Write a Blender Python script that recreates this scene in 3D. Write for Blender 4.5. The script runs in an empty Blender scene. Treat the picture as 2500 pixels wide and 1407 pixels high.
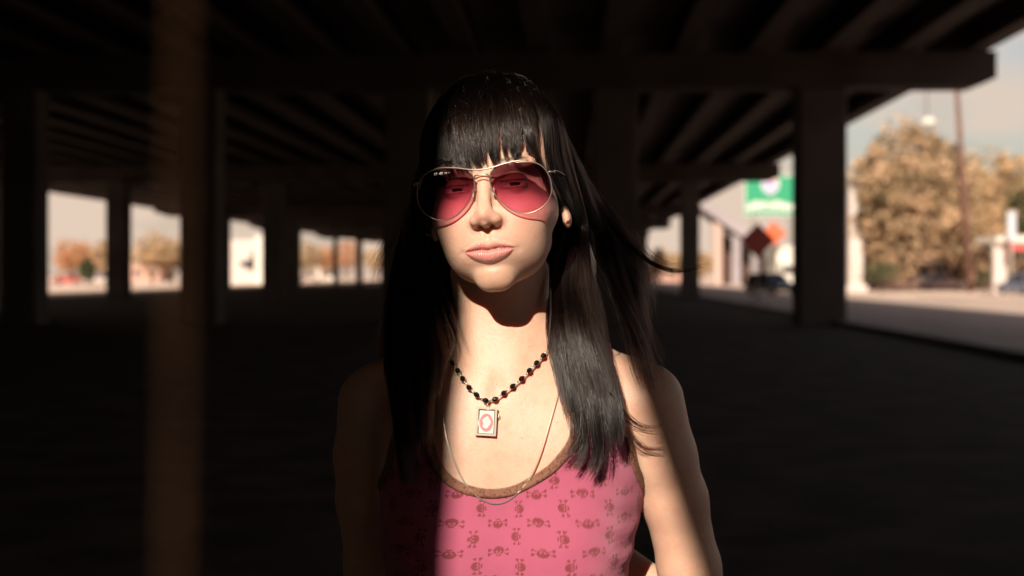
import bpy, math, random
import numpy as np
from mathutils import Vector, Matrix
random.seed(7); rng = np.random.default_rng(7)
R_ = math.radians
scene = bpy.context.scene
COL = scene.collection
F = 3472.0          # focal length in pixels of the 2500 px photograph (50 mm on a 36 mm sensor)
CAMZ, HY = 1.5, 668.0
SUN = Vector((-0.215, -0.838, 0.502)).normalized()   # towards the sun


def P(px, py, d):
    """a place in the world seen in direction (px, py), d metres in front of the lens"""
    return np.array([(px - 1250.0) / F * d, d, CAMZ + (HY - py) / F * d])


# ---------------------------------------------------------------- tagging
def tag(o, label=None, cat=None, group=None, kind=None):
    if label: o['label'] = label
    if cat: o['category'] = cat
    if group: o['group'] = group
    if kind: o['kind'] = kind
    return o


def empty(name, loc=(0, 0, 0), rz=0.0):
    o = bpy.data.objects.new(name, None)
    o.empty_display_size = 0.1
    COL.objects.link(o)
    o.location = loc
    o.rotation_euler = (0, 0, rz)
    return o


def link(name, me, mat, parent=None):
    o = bpy.data.objects.new(name, me)
    COL.objects.link(o)
    if mat is not None and len(me.materials) == 0:
        me.materials.append(mat)
    if parent is not None:
        o.parent = parent
    return o


def npmesh(name, V, Fq, smooth=True, attrs=None):
    V = np.asarray(V, dtype=np.float32)
    Fq = np.asarray(Fq, dtype=np.int32)
    me = bpy.data.meshes.new(name)
    me.vertices.add(len(V))
    me.vertices.foreach_set('co', V.ravel())
    k = Fq.shape[1]
    me.loops.add(Fq.size)
    me.loops.foreach_set('vertex_index', Fq.ravel())
    me.polygons.add(len(Fq))
    me.polygons.foreach_set('loop_start', np.arange(0, Fq.size, k, dtype=np.int32))
    me.polygons.foreach_set('loop_total', np.full(len(Fq), k, dtype=np.int32))
    me.polygons.foreach_set('use_smooth', np.full(len(Fq), smooth, dtype=bool))
    me.update(calc_edges=True)
    me.validate()
    for n, a in (attrs or {}).items():
        a = np.asarray(a, dtype=np.float32)
        if a.ndim == 1:
            at = me.attributes.new(n, 'FLOAT', 'POINT'); at.data.foreach_set('value', a)
        else:
            at = me.attributes.new(n, 'FLOAT_VECTOR', 'POINT'); at.data.foreach_set('vector', a.ravel())
    return me

SKY_TINT = (0.95, 0.82, 0.73, 1)
CLOUD = (5.6, 4.4, 3.5, 1)
EXPO = 0.70
HAIRCOL = (0.007, 0.0036, 0.0026, 1)


class MB:
    """collects simple solids into one mesh"""
    def __init__(s): s.v = []; s.f = []; s.sm = []

    def add(s, vs, fs, smooth=False):
        b = len(s.v)
        s.v += [tuple(map(float, v)) for v in vs]
        s.f += [tuple(b + i for i in f) for f in fs]
        s.sm += [smooth] * len(fs)
        return s

    def box(s, c, d, rz=0.0, bev=0.0):
        x, y, z = [q / 2 for q in d]
        M = Matrix.Rotation(rz, 3, 'Z')
        if bev <= 0:
            vs = [(-x, -y, -z), (x, -y, -z), (x, y, -z), (-x, y, -z), (-x, -y, z), (x, -y, z), (x, y, z), (-x, y, z)]
            fs = [(0, 3, 2, 1), (4, 5, 6, 7), (0, 1, 5, 4), (1, 2, 6, 5), (2, 3, 7, 6), (3, 0, 4, 7)]
        else:
            b = bev
            prof = [(-x + b, -y), (x - b, -y), (x, -y + b), (x, y - b), (x - b, y), (-x + b, y), (-x, y - b), (-x, -y + b)]
            vs = [(p[0], p[1], -z) for p in prof] + [(p[0], p[1], z) for p in prof]
            fs = [tuple(range(7, -1, -1)), tuple(range(8, 16))] + [(i, (i + 1) % 8, (i + 1) % 8 + 8, i + 8) for i in range(8)]
        return s.add([(M @ Vector(v)) + Vector(c) for v in vs], fs)

    def prism(s, pts, y0, y1, axis='y'):
        n = len(pts)
        if axis == 'y':
            vs = [(p[0], y0, p[1]) for p in pts] + [(p[0], y1, p[1]) for p in pts]
        elif axis == 'x':
            vs = [(y0, p[0], p[1]) for p in pts] + [(y1, p[0], p[1]) for p in pts]
        else:
            vs = [(p[0], p[1], y0) for p in pts] + [(p[0], p[1], y1) for p in pts]
        fs = [tuple(range(n)), tuple(range(2 * n - 1, n - 1, -1))] + [(i, i + n, (i + 1) % n + n, (i + 1) % n) for i in range(n)]
        return s.add(vs, fs)

    def tube(s, pts, r, n=8, smooth=True, cap=True):
        pts = [Vector(p) for p in pts]
        rs = r if isinstance(r, (list, tuple, np.ndarray)) else [r] * len(pts)
        b = len(s.v); up = None
        for i, p in enumerate(pts):
            t = (pts[min(i + 1, len(pts) - 1)] - pts[max(i - 1, 0)]).normalized()
            if up is None:
                up = t.orthogonal().normalized()
            up = (up - t * up.dot(t)).normalized()
            w = t.cross(up)
            for k in range(n):
                a = 2 * math.pi * k / n
                s.v.append(tuple(p + (up * math.cos(a) + w * math.sin(a)) * rs[i]))
        for i in range(len(pts) - 1):
            for k in range(n):
                k2 = (k + 1) % n
                s.f.append((b + i * n + k, b + i * n + k2, b + (i + 1) * n + k2, b + (i + 1) * n + k)); s.sm.append(smooth)
        if cap:
            s.f.append(tuple(b + k for k in range(n - 1, -1, -1))); s.sm.append(False)
            s.f.append(tuple(b + (len(pts) - 1) * n + k for k in range(n))); s.sm.append(False)
        return s

    def ball(s, c, r, nu=12, nv=8):
        r = r if hasattr(r, '__len__') else (r, r, r)
        vs = [(c[0], c[1], c[2] + r[2])]
        for j in range(1, nv):
            th = math.pi * j / nv
            for i in range(nu):
                ph = 2 * math.pi * i / nu
                vs.append((c[0] + r[0] * math.sin(th) * math.cos(ph), c[1] + r[1] * math.sin(th) * math.sin(ph), c[2] + r[2] * math.cos(th)))
        vs.append((c[0], c[1], c[2] - r[2]))
        fs = [(0, 1 + i, 1 + (i + 1) % nu) for i in range(nu)]
        for j in range(nv - 2):
            for i in range(nu):
                a = 1 + j * nu
                fs.append((a + i, a + nu + i, a + nu + (i + 1) % nu, a + (i + 1) % nu))
        L = len(vs) - 1; a = 1 + (nv - 2) * nu
        fs += [(a + i, L, a + (i + 1) % nu) for i in range(nu)]
        return s.add(vs, fs, True)

    def build(s, name, mat, parent=None):
        me = bpy.data.meshes.new(name)
        me.from_pydata(s.v, [], s.f)
        me.polygons.foreach_set('use_smooth', s.sm)
        me.update()
        return link(name, me, mat, parent)


# ---------------------------------------------------------------- materials
def newmat(name):
    m = bpy.data.materials.new(name); m.use_nodes = True
    nt = m.node_tree
    return m, nt, nt.nodes['Principled BSDF'], nt.nodes['Material Output']


def mat(name, col, rough=0.7, metal=0.0, var=0.0, scale=4.0, bump=0.0, bscale=30.0, spec=0.5, col2=None, detail=6):
    m, nt, b, out = newmat(name)
    b.inputs['Base Color'].default_value = (*col, 1)
    b.inputs['Roughness'].default_value = rough
    b.inputs['Metallic'].default_value = metal
    b.inputs['Specular IOR Level'].default_value = spec
    if var > 0 or col2 is not None:
        tc = nt.nodes.new('ShaderNodeTexCoord')
        n = nt.nodes.new('ShaderNodeTexNoise'); n.inputs['Scale'].default_value = scale; n.inputs['Detail'].default_value = detail
        nt.links.new(tc.outputs['Object'], n.inputs['Vector'])
        r = nt.nodes.new('ShaderNodeValToRGB')
        c2 = col2 if col2 is not None else tuple(min(1, c * (1 + var)) for c in col)
        c1 = col if col2 is not None else tuple(c * (1 - var) for c in col)
        r.color_ramp.elements[0].position = 0.32; r.color_ramp.elements[0].color = (*c1, 1)
        r.color_ramp.elements[1].position = 0.68; r.color_ramp.elements[1].color = (*c2, 1)
        nt.links.new(n.outputs['Fac'], r.inputs['Fac'])
        nt.links.new(r.outputs['Color'], b.inputs['Base Color'])
    if bump > 0:
        tc = nt.nodes.new('ShaderNodeTexCoord')
        n = nt.nodes.new('ShaderNodeTexNoise'); n.inputs['Scale'].default_value = bscale; n.inputs['Detail'].default_value = 5
        nt.links.new(tc.outputs['Object'], n.inputs['Vector'])
        bp = nt.nodes.new('ShaderNodeBump'); bp.inputs['Strength'].default_value = bump; bp.inputs['Distance'].default_value = 0.02
        nt.links.new(n.outputs['Fac'], bp.inputs['Height'])
        nt.links.new(bp.outputs['Normal'], b.inputs['Normal'])
    return m


# ---------------------------------------------------------------- distance fields
def ell(p, c, r):
    q = p - np.asarray(c, np.float32); r = np.asarray(r, np.float32)
    a = q / r; k0 = np.sqrt((a * a).sum(-1)) + 1e-6
    b = a / r; k1 = np.sqrt((b * b).sum(-1)) + 1e-6
    return k0 * (k0 - 1) / k1


def cap(p, a, b, ra, rb):
    a = np.asarray(a, np.float32); b = np.asarray(b, np.float32)
    pa = p - a; ba = b - a
    t = np.clip((pa @ ba) / (ba @ ba), 0, 1)
    d = pa - t[..., None] * ba
    return np.sqrt((d * d).sum(-1)) - (ra + (rb - ra) * t)


def smin(a, b, k):
    h = np.clip(0.5 + 0.5 * (b - a) / k, 0, 1)
    return b + (a - b) * h - k * h * (1 - h)


def smax(a, b, k): return -smin(-a, -b, k)


def surface_nets(f, xs, ys, zs, blk=12, margin=1.7):
    nx, ny, nz = len(xs), len(ys), len(zs)
    D = np.ones((nx, ny, nz), np.float32)
    bl = []
    for i in range(0, nx, blk):
        for j in range(0, ny, blk):
            for k in range(0, nz, blk):
                bl.append((i, min(i + blk, nx), j, min(j + blk, ny), k, min(k + blk, nz)))
    bl = np.array(bl)
    lo = np.stack([xs[np.maximum(bl[:, 0] - 1, 0)], ys[np.maximum(bl[:, 2] - 1, 0)], zs[np.maximum(bl[:, 4] - 1, 0)]], 1)
    hi = np.stack([xs[np.minimum(bl[:, 1], nx - 1)], ys[np.minimum(bl[:, 3], ny - 1)], zs[np.minimum(bl[:, 5], nz - 1)]], 1)
    c = ((lo + hi) / 2).astype(np.float32); hd = np.sqrt(((hi - lo) ** 2).sum(1)) / 2
    dc = f(c)
    act = np.abs(dc) < hd * margin + 0.004
    for m in np.where(~act)[0]:
        i0, i1, j0, j1, k0, k1 = bl[m]; D[i0:i1, j0:j1, k0:k1] = dc[m]
    batch = []; tot = 0

    def flush(batch):
        if not batch: return
        pts = []
        for m in batch:
            i0, i1, j0, j1, k0, k1 = bl[m]
            g = np.stack(np.meshgrid(xs[i0:i1], ys[j0:j1], zs[k0:k1], indexing='ij'), -1).reshape(-1, 3)
            pts.append(g)
        d = f(np.concatenate(pts).astype(np.float32)); o = 0
        for m, g in zip(batch, pts):
            i0, i1, j0, j1, k0, k1 = bl[m]
            D[i0:i1, j0:j1, k0:k1] = d[o:o + len(g)].reshape(i1 - i0, j1 - j0, k1 - k0); o += len(g)
    for m in np.where(act)[0]:
        batch.append(m); tot += 1
        if len(batch) >= 150: flush(batch); batch = []
    flush(batch)
    ins = D < 0
    s = np.zeros((nx - 1, ny - 1, nz - 1), np.uint8)
    for a in (0, 1):
        for b in (0, 1):
            for c_ in (0, 1):
                s += ins[a:nx - 1 + a, b:ny - 1 + b, c_:nz - 1 + c_]
    I, J, K = np.where((s > 0) & (s < 8))
    ids = np.full((nx - 1, ny - 1, nz - 1), -1, np.int32); ids[I, J, K] = np.arange(len(I))
    acc = np.zeros((len(I), 3)); cnt = np.zeros(len(I))
    X = (xs, ys, zs)
    for ax in range(3):
        o1, o2 = [q for q in range(3) if q != ax]
        for a in (0, 1):
            for b in (0, 1):
                off = [0, 0, 0]; off[o1] = a; off[o2] = b
                p0 = [I + off[0], J + off[1], K + off[2]]
                off[ax] = 1
                p1 = [I + off[0], J + off[1], K + off[2]]
                d0 = D[tuple(p0)]; d1 = D[tuple(p1)]
                m = (d0 < 0) != (d1 < 0)
                t = np.where(m, d0 / np.where(m, d0 - d1, 1), 0)
                pt = np.stack([X[q][p0[q]] * (1 - t) + X[q][p1[q]] * t for q in range(3)], 1)
                acc[m] += pt[m]; cnt[m] += 1
    V = acc / cnt[:, None]
    quads = []
    for ax in range(3):
        sl0 = [slice(None)] * 3; sl1 = [slice(None)] * 3
        sl0[ax] = slice(0, -1); sl1[ax] = slice(1, None)
        ch = ins[tuple(sl0)] != ins[tuple(sl1)]
        E = np.stack(np.where(ch), 1)
        o1, o2 = [(1, 2), (2, 0), (0, 1)][ax]
        ok = (E[:, o1] > 0) & (E[:, o2] > 0) & (E[:, o1] < D.shape[o1] - 1) & (E[:, o2] < D.shape[o2] - 1)
        E = E[ok]
        def cid(da, db):
            q = E.copy(); q[:, o1] -= da; q[:, o2] -= db
            return ids[q[:, 0], q[:, 1], q[:, 2]]
        q = np.stack([cid(1, 1), cid(0, 1), cid(0, 0), cid(1, 0)], 1)
        fl = ~ins[E[:, 0], E[:, 1], E[:, 2]]
        q[fl] = q[fl][:, ::-1]
        quads.append(q)
    Q = np.concatenate(quads)
    Q = Q[(Q >= 0).all(1)]
    # two Newton steps put the vertices on the surface
    for _ in range(2):
        e = 4e-4
        Vf = V.astype(np.float32); d = f(Vf)
        g = np.stack([f(Vf + np.float32([e, 0, 0])) - f(Vf - np.float32([e, 0, 0])),
                      f(Vf + np.float32([0, e, 0])) - f(Vf - np.float32([0, e, 0])),
                      f(Vf + np.float32([0, 0, e])) - f(Vf - np.float32([0, 0, e]))], 1) / (2 * e)
        n2 = (g * g).sum(1) + 1e-4
        V = V - 0.7 * np.clip(d / n2, -0.002, 0.002)[:, None] * g
    return V, Q


def axis(lo, f0, f1, hi, fine, coarse):
    a = np.arange(lo, f0, coarse); b = np.arange(f0, f1, fine); c = np.arange(f1, hi + coarse, coarse)
    return np.concatenate([a, b, c]).astype(np.float32)

# ================================================================ the woman: distance field
HO = np.array([-0.0165, 1.585, 1.591], np.float32)     # eye line, middle of the head
ROLL, YAW, PITCH = R_(-5.5), R_(-8.5), R_(-2.0)
_Rm = (Matrix.Rotation(ROLL, 3, 'Y') @ Matrix.Rotation(YAW, 3, 'Z') @ Matrix.Rotation(PITCH, 3, 'X'))
HR = np.array(_Rm, np.float32)


def to_head(p): return (p - HO) @ HR * 100.0         # world metres -> head centimetres


def from_head(q): return np.asarray(q, np.float32) / 100.0 @ HR.T + HO


def both(fn, q):
    m = q.copy(); m[..., 0] = np.abs(m[..., 0])
    return fn(m)


def lip_curves(x):
    ax = np.abs(x)
    zm = -6.78 - 0.04 * (ax / 2.9) ** 2 + 0.07 * np.cos(x * 2.6) * np.exp(-(x / 1.4) ** 2) * -1.0
    w = np.clip(1 - (ax / 2.85) ** 1.9, 0, 1)
    zt = zm + 0.80 * w ** 0.9 - 0.13 * np.exp(-(x / 0.33) ** 2)
    wb = np.clip(1 - (ax / 2.6) ** 2.2, 0, 1)
    zb = zm - 1.24 * wb ** 0.8
    return zm, zt, zb


def head_sdf(q):
    x, y, z = q[..., 0], q[..., 1], q[..., 2]
    m = q.copy(); m[..., 0] = np.abs(x)
    d = ell(q, (0, .9, 3.3), (7.3, 9.2, 8.5))
    d = smin(d, ell(q, (0, -2.5, -2.5), (6.25, 6.5, 8.1)), 1.6)
    d = smin(d, cap(m, (3.95, -.2, -6.3), (.95, -6.8, -9.7), 1.2, .85), 1.8)
    d = smin(d, ell(q, (0, -6.75, -9.55), (1.55, 1.85, 1.5)), 1.9)
    d = smin(d, ell(q, (0, -6.9, -6.3), (2.9, 2.5, 3.0)), 1.5)
    d = smin(d, ell(m, (3.6, -6.0, -3.3), (2.6, 2.35, 2.5)), 1.3)
    d = smin(d, ell(m, (2.8, -7.1, 2.1), (2.8, 1.55, 1.0)), 1.0)
    d = smin(d, ell(m, (5.7, -2.2, -2.6), (1.0, 3.2, 1.7)), 1.4)      # cheekbone
    d = smin(d, ell(m, (3.0, -4.3, -5.8), (2.5, 3.2, 3.5)), 1.6)     # cheek
    d = smin(d, ell(m, (2.1, -6.2, -5.4), (2.2, 2.3, 2.8)), 1.6)
    d = smax(d, -ell(m, (3.15, -10.2, .05), (1.65, 2.0, 1.05)), 1.0)
    # nose
    nb = cap(q, (0, -8.2, 1.2), (0, -10.10, -2.75), .60, .72)
    d = smin(d, nb, 0.75)
    d = smin(d, ell(q, (0, -10.35, -3.30), (.84, 1.0, .82)), 0.95)
    d = smin(d, ell(m, (1.08, -9.62, -3.80), (.60, 1.05, .60)), 0.85)
    d = smin(d, ell(q, (0, -9.95, -4.12), (.42, 1.0, .42)), 0.35)
    d = smax(d, -ell(m, (.66, -9.85, -4.50), (.28, .55, .40)), 0.16)
    # eyelids
    ball = ell(m, (3.1, -7.35, .0), (1.36, 1.3, 1.25))
    d = smin(d, ball, 0.3)
    d = smax(d, -ell(m, (3.1, -8.75, -.16), (1.28, .75, .17)), 0.12)
    # lips
    zm, zt, zb = lip_curves(x)
    fr = np.clip((-y - 6.2) / 1.2, 0, 1)
    ax = np.abs(x)
    w = np.clip(1 - (ax / 3.0) ** 2, 0, 1)
    tu = (z - zm) / np.maximum(zt - zm, 0.12)
    hu = np.where((tu > 0) & (tu < 1.35), np.maximum(np.sin(np.pi * np.clip(tu, 0, 1.35) / 1.35), 0) ** .8, 0) * 0.27 * w ** .7
    tl = (zm - z) / np.maximum(zm - zb, 0.12)
    hl = np.where((tl > 0) & (tl < 1.25), np.maximum(np.sin(np.pi * np.clip(tl, 0, 1.25) / 1.25), 0) ** .75, 0) * 0.40 * w ** .8
    crease = -0.16 * np.exp(-((z - zm) / .13) ** 2) * np.clip(1.15 - (ax / 3.1) ** 4, 0, 1)
    crease = np.where(ax < 3.15, crease, 0)
    corner = -0.08 * np.exp(-((ax - 3.0) / .35) ** 2 - ((z + 6.95) / .35) ** 2)
    phil = -0.10 * np.exp(-(x / .28) ** 2) * np.exp(-((z + 5.3) / .55) ** 2) + 0.05 * np.exp(-((ax - .55) / .2) ** 2 - ((z + 5.4) / .5) ** 2)
    under = -0.17 * np.exp(-((z + 8.55) / .45) ** 2 - (x / 1.9) ** 2)
    d = d - fr * (hu + hl + crease + corner + phil + under)
    # ears
    e = ell(m, (7.3, .9, -1.2), (.55, 1.6, 2.7))
    e = smax(e, -ell(m, (8.0, .4, -1.3), (.55, .95, 1.6)), .3)
    e = smin(e, ell(m, (7.5, .25, -3.85), (.50, .8, .95)), .4)
    d = smin(d, e, .35)
    return d


A_R = [(.150, 1.625, 1.352, .047), (.170, 1.63, 1.290, .0400), (.187, 1.635, 1.240, .0365), (.205, 1.645, 1.16, .035), (.222, 1.66, 1.085, .031)]
A_L = [(-.152, 1.625, 1.350, .047), (-.163, 1.63, 1.290, .0395), (-.164, 1.635, 1.24, .0365), (-.158, 1.645, 1.16, .0345), (-.160, 1.66, 1.085, .031)]


def torso_sdf(p):
    m = p.copy(); m[..., 0] = np.sqrt((p[..., 0] + .002) ** 2 + 1e-4)
    d = ell(p, (-.002, 1.635, 1.235), (.134, .092, .235))
    d = smin(d, ell(m, (.075, 1.63, 1.285), (.072, .078, .10)), .05)
    d = smin(d, cap(p, (-.014, 1.632, 1.50), (-.010, 1.635, 1.37), .0535, .056), .03)
    d = smin(d, cap(m, (.035, 1.650, 1.405), (.125, 1.635, 1.372), .034, .034), .035)
    d = smin(d, cap(m, (.018, 1.578, 1.362), (.125, 1.605, 1.388), .0085, .010), .018)      # collar bones
    br = p.copy(); br[..., 0] = np.sqrt((p[..., 0] + .010) ** 2 + 2e-4)
    d = smin(d, ell(br, (.068, 1.578, 1.185), (.058, .060, .066)), .045)
    d = smin(d, ell(p, (0, 1.645, 1.06), (.118, .085, .15)), .06)
    d = smin(d, ell(p, (0, 1.655, .93), (.160, .108, .13)), .07)
    # notch between the collar bones and the neck sinews
    d = d + .004 * np.exp(-(((p[..., 0] + .016) / .012) ** 2 + ((p[..., 2] - 1.375) / .014) ** 2))
    d = smin(d, cap(p, (-.055, 1.62, 1.50), (-.026, 1.580, 1.378), .009, .006), .02)
    d = smin(d, cap(p, (.028, 1.62, 1.50), (-.004, 1.580, 1.378), .009, .006), .02)
    return d


def hand_sdf(p, w, dr, sd):
    w = np.array(w); dr = np.array(dr) / np.linalg.norm(dr); up = np.array([0, .15, 1.0]); up = up - dr * (up @ dr); up /= np.linalg.norm(up)
    d = cap(p, w, w + dr * .03, .024, .028)
    d = smin(d, cap(p, w + dr * .03 + up * .02, w + dr * .085 + up * .028, .014, .013), .015)
    d = smin(d, cap(p, w + dr * .03 - up * .02, w + dr * .080 - up * .025, .014, .012), .015)
    nrm = np.cross(dr, up)
    for i, L in enumerate((.066, .074, .069, .054)):
        a = w + dr * .083 + up * (.030 - .0195 * i)
        b = a + dr * L * .55 + nrm * .006 * sd; c = b + dr * L * .42 + nrm * .016 * sd
        d = smin(d, cap(p, a, b, .0085, .0078), .006); d = smin(d, cap(p, b, c, .0078, .0065), .003)
    t = w + dr * .022 + up * .026
    t2 = t + dr * .028 + up * .026
    d = smin(d, cap(p, t, t2, .0115, .0095), .01)
    return smin(d, cap(p, t2, t2 + dr * .03 + up * .008, .0095, .0078), .003)


def body_sdf(p):
    p = p.astype(np.float32)
    d = torso_sdf(p)
    hm = p[..., 2] > 1.38
    dh = np.full(d.shape, 10.0, np.float32)
    if hm.any():
        dh[hm] = head_sdf(to_head(p[hm])) / 100.0
    d = smin(d, dh, .012)
    for ch in (A_R, A_L):
        da = None
        for a, b in zip(ch[:-1], ch[1:]):
            c = cap(p, a[:3], b[:3], a[3], b[3]); da = c if da is None else smin(da, c, .012)
        s = 1 if ch is A_R else -1
        wr = (.055 * s, 1.775 + .02 * s, 1.215 - .02 * s)
        da = smin(da, cap(p, ch[-1][:3], wr, .031, .021), .01)
        da = smin(da, hand_sdf(p, wr, (-1 * s, .03 * s, .22), -s), .01)
        d = smin(d, da, .007 + .012 * np.clip((p[..., 2] - 1.27) / .05, 0, 1))
    m = p.copy(); m[..., 0] = np.abs(p[..., 0])
    lg = smin(cap(m, (.082, 1.65, .90), (.085, 1.64, .50), .085, .053), cap(m, (.085, 1.64, .50), (.085, 1.66, .09), .053, .036), .03)
    lg = smin(lg, cap(m, (.085, 1.665, .06), (.095, 1.53, .03), .035, .026), .03)
    return smin(d, lg, .05)


def march(f, o, dr, n=60, eps=1e-4):
    o = np.asarray(o, np.float32); dr = np.asarray(dr, np.float32); t = np.zeros(o.shape[0], np.float32)
    for _ in range(n):
        d = f(o + dr * t[:, None]); t = t + d * .85
        if np.abs(d).max() < eps: break
    return o + dr * t[:, None]


def grad(f, p, e=6e-4):
    p = p.astype(np.float32)
    g = np.stack([f(p + np.float32(v)) - f(p - np.float32(v)) for v in ((e, 0, 0), (0, e, 0), (0, 0, e))], -1)
    return g / (np.linalg.norm(g, axis=-1, keepdims=True) + 1e-9)


xs = axis(-.30, -.115, .085, .30, .0015, .005)
ys = axis(1.46, 1.462, 1.60, 1.90, .0015, .005)
zs = axis(0.0, 1.46, 1.70, 1.73, .0015, .005)
V, Q = surface_nets(body_sdf, xs, ys, zs)
hq = to_head(V)
zm_, zt_, zb_ = lip_curves(hq[:, 0])
ax_ = np.abs(hq[:, 0])


def ss(a, b, x): t = np.clip((x - a) / (b - a), 0, 1); return t * t * (3 - 2 * t)


lip = ss(-.10, .10, zt_ - hq[:, 2]) * ss(-.10, .10, hq[:, 2] - zb_) * ss(2.9, 2.65, ax_) * (hq[:, 1] < -6.5)
seam = np.exp(-((hq[:, 2] - zm_) / .075) ** 2) * lip
brow = np.exp(-((hq[:, 2] - (2.15 + .12 * ax_ - .05 * (ax_ - 2.5) ** 2)) / .28) ** 2) * ss(1.0, 1.5, ax_) * ss(5.4, 4.2, ax_) * (hq[:, 1] < -5)
flush = np.exp(-((ax_ - 4.2) / 1.7) ** 2 - ((hq[:, 2] + 3.6) / 1.8) ** 2) * (hq[:, 1] < -3) + .8 * np.exp(-(ax_ / 1.6) ** 2 - ((hq[:, 2] + 3.6) / .9) ** 2) * (hq[:, 1] < -9)
lash = (np.exp(-((hq[:, 2] - .26) / .11) ** 2) + .6 * np.exp(-((hq[:, 2] + .5) / .09) ** 2)) * ss(1.75, 1.2, np.abs(ax_ - 3.1)) * (hq[:, 1] < -7.2)
me = npmesh('person', V, Q, True, {'lip': lip, 'seam': seam, 'brow': brow, 'flush': flush, 'lash': lash})


def skin_material():
    m, nt, b, out = newmat('skin')
    N = nt.nodes; L = nt.links

    def attr(n):
        a = N.new('ShaderNodeAttribute'); a.attribute_name = n; return a.outputs['Fac']

    def mix(c1, fac, col, k=1.0):
        mx = N.new('ShaderNodeMix'); mx.data_type = 'RGBA'
        if k != 1.0:
            mm = N.new('ShaderNodeMath'); mm.operation = 'MULTIPLY'; mm.inputs[1].default_value = k; L.new(fac, mm.inputs[0]); fac = mm.outputs[0]
        L.new(fac, mx.inputs['Factor'])
        if isinstance(c1, tuple): mx.inputs['A'].default_value = c1
        else: L.new(c1, mx.inputs['A'])
        mx.inputs['B'].default_value = col
        return mx.outputs['Result']
    tc = N.new('ShaderNodeTexCoord')
    n1 = N.new('ShaderNodeTexNoise'); n1.inputs['Scale'].default_value = 22; n1.inputs['Detail'].default_value = 5
    L.new(tc.outputs['Object'], n1.inputs['Vector'])
    c = mix(SKIN, n1.outputs['Fac'], SKIN2, 0.55)
    n4 = N.new('ShaderNodeTexNoise'); n4.inputs['Scale'].default_value = 75; n4.inputs['Detail'].default_value = 6; L.new(tc.outputs['Object'], n4.inputs['Vector'])
    r4 = N.new('ShaderNodeValToRGB'); r4.color_ramp.elements[0].position = .48; r4.color_ramp.elements[1].position = .72; L.new(n4.outputs['Fac'], r4.inputs['Fac'])
    c = mix(c, r4.outputs['Color'], (0.52, 0.25, 0.17, 1), 0.30)
    c = mix(c, attr('flush'), (0.52, 0.22, 0.17, 1), 0.45)
    vo = N.new('ShaderNodeTexVoronoi'); vo.inputs['Scale'].default_value = 46; L.new(tc.outputs['Object'], vo.inputs['Vector'])
    rp = N.new('ShaderNodeValToRGB'); rp.color_ramp.elements[0].position = 0.015; rp.color_ramp.elements[0].color = (1, 1, 1, 1)
    rp.color_ramp.elements[1].position = 0.05; rp.color_ramp.elements[1].color = (0, 0, 0, 1)
    L.new(vo.outputs['Distance'], rp.inputs['Fac'])
    c = mix(c, rp.outputs['Color'], (0.22, 0.09, 0.06, 1), 0.7)
    c = mix(c, attr('lip'), LIP)
    c = mix(c, attr('seam'), (0.22, 0.03, 0.03, 1), 0.75)
    c = mix(c, attr('brow'), (0.03, 0.018, 0.012, 1), 0.85)
    c = mix(c, attr('lash'), (0.012, 0.008, 0.008, 1), 0.9)
    L.new(c, b.inputs['Base Color'])
    b.inputs['Subsurface Weight'].default_value = 1.0
    b.inputs['Subsurface Radius'].default_value = (1.0, 0.28, 0.14)
    b.inputs['Subsurface Scale'].default_value = 0.009
    b.inputs['Specular IOR Level'].default_value = 0.42
    mr = N.new('ShaderNodeMath'); mr.operation = 'MULTIPLY_ADD'; mr.inputs[1].default_value = -0.22; mr.inputs[2].default_value = 0.52
    L.new(attr('lip'), mr.inputs[0]); L.new(mr.outputs[0], b.inputs['Roughness'])
    n2 = N.new('ShaderNodeTexNoise'); n2.inputs['Scale'].default_value = 330; n2.inputs['Detail'].default_value = 3
    L.new(tc.outputs['Object'], n2.inputs['Vector'])
    bp = N.new('ShaderNodeBump'); bp.inputs['Strength'].default_value = 0.32; bp.inputs['Distance'].default_value = 0.0012
    L.new(n2.outputs['Fac'], bp.inputs['Height'])
    w = N.new('ShaderNodeTexWave'); w.bands_direction = 'X'; w.inputs['Scale'].default_value = 130; w.inputs['Distortion'].default_value = 3.5
    L.new(tc.outputs['Object'], w.inputs['Vector'])
    mw = N.new('ShaderNodeMath'); mw.operation = 'MULTIPLY'; L.new(w.outputs['Fac'], mw.inputs[0]); L.new(attr('lip'), mw.inputs[1])
    bp2 = N.new('ShaderNodeBump'); bp2.inputs['Strength'].default_value = 0.35; bp2.inputs['Distance'].default_value = 0.0012
    L.new(mw.outputs[0], bp2.inputs['Height']); L.new(bp.outputs['Normal'], bp2.inputs['Normal'])
    L.new(bp2.outputs['Normal'], b.inputs['Normal'])
    return m


SKIN = (0.60, 0.385, 0.278, 1); SKIN2 = (0.55, 0.295, 0.212, 1); LIP = (0.55, 0.235, 0.205, 1)
skin = skin_material()
person = link('person', me, skin)
tag(person, 'woman with long black hair and fringe in pink tank top and aviator sunglasses', 'person')

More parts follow.
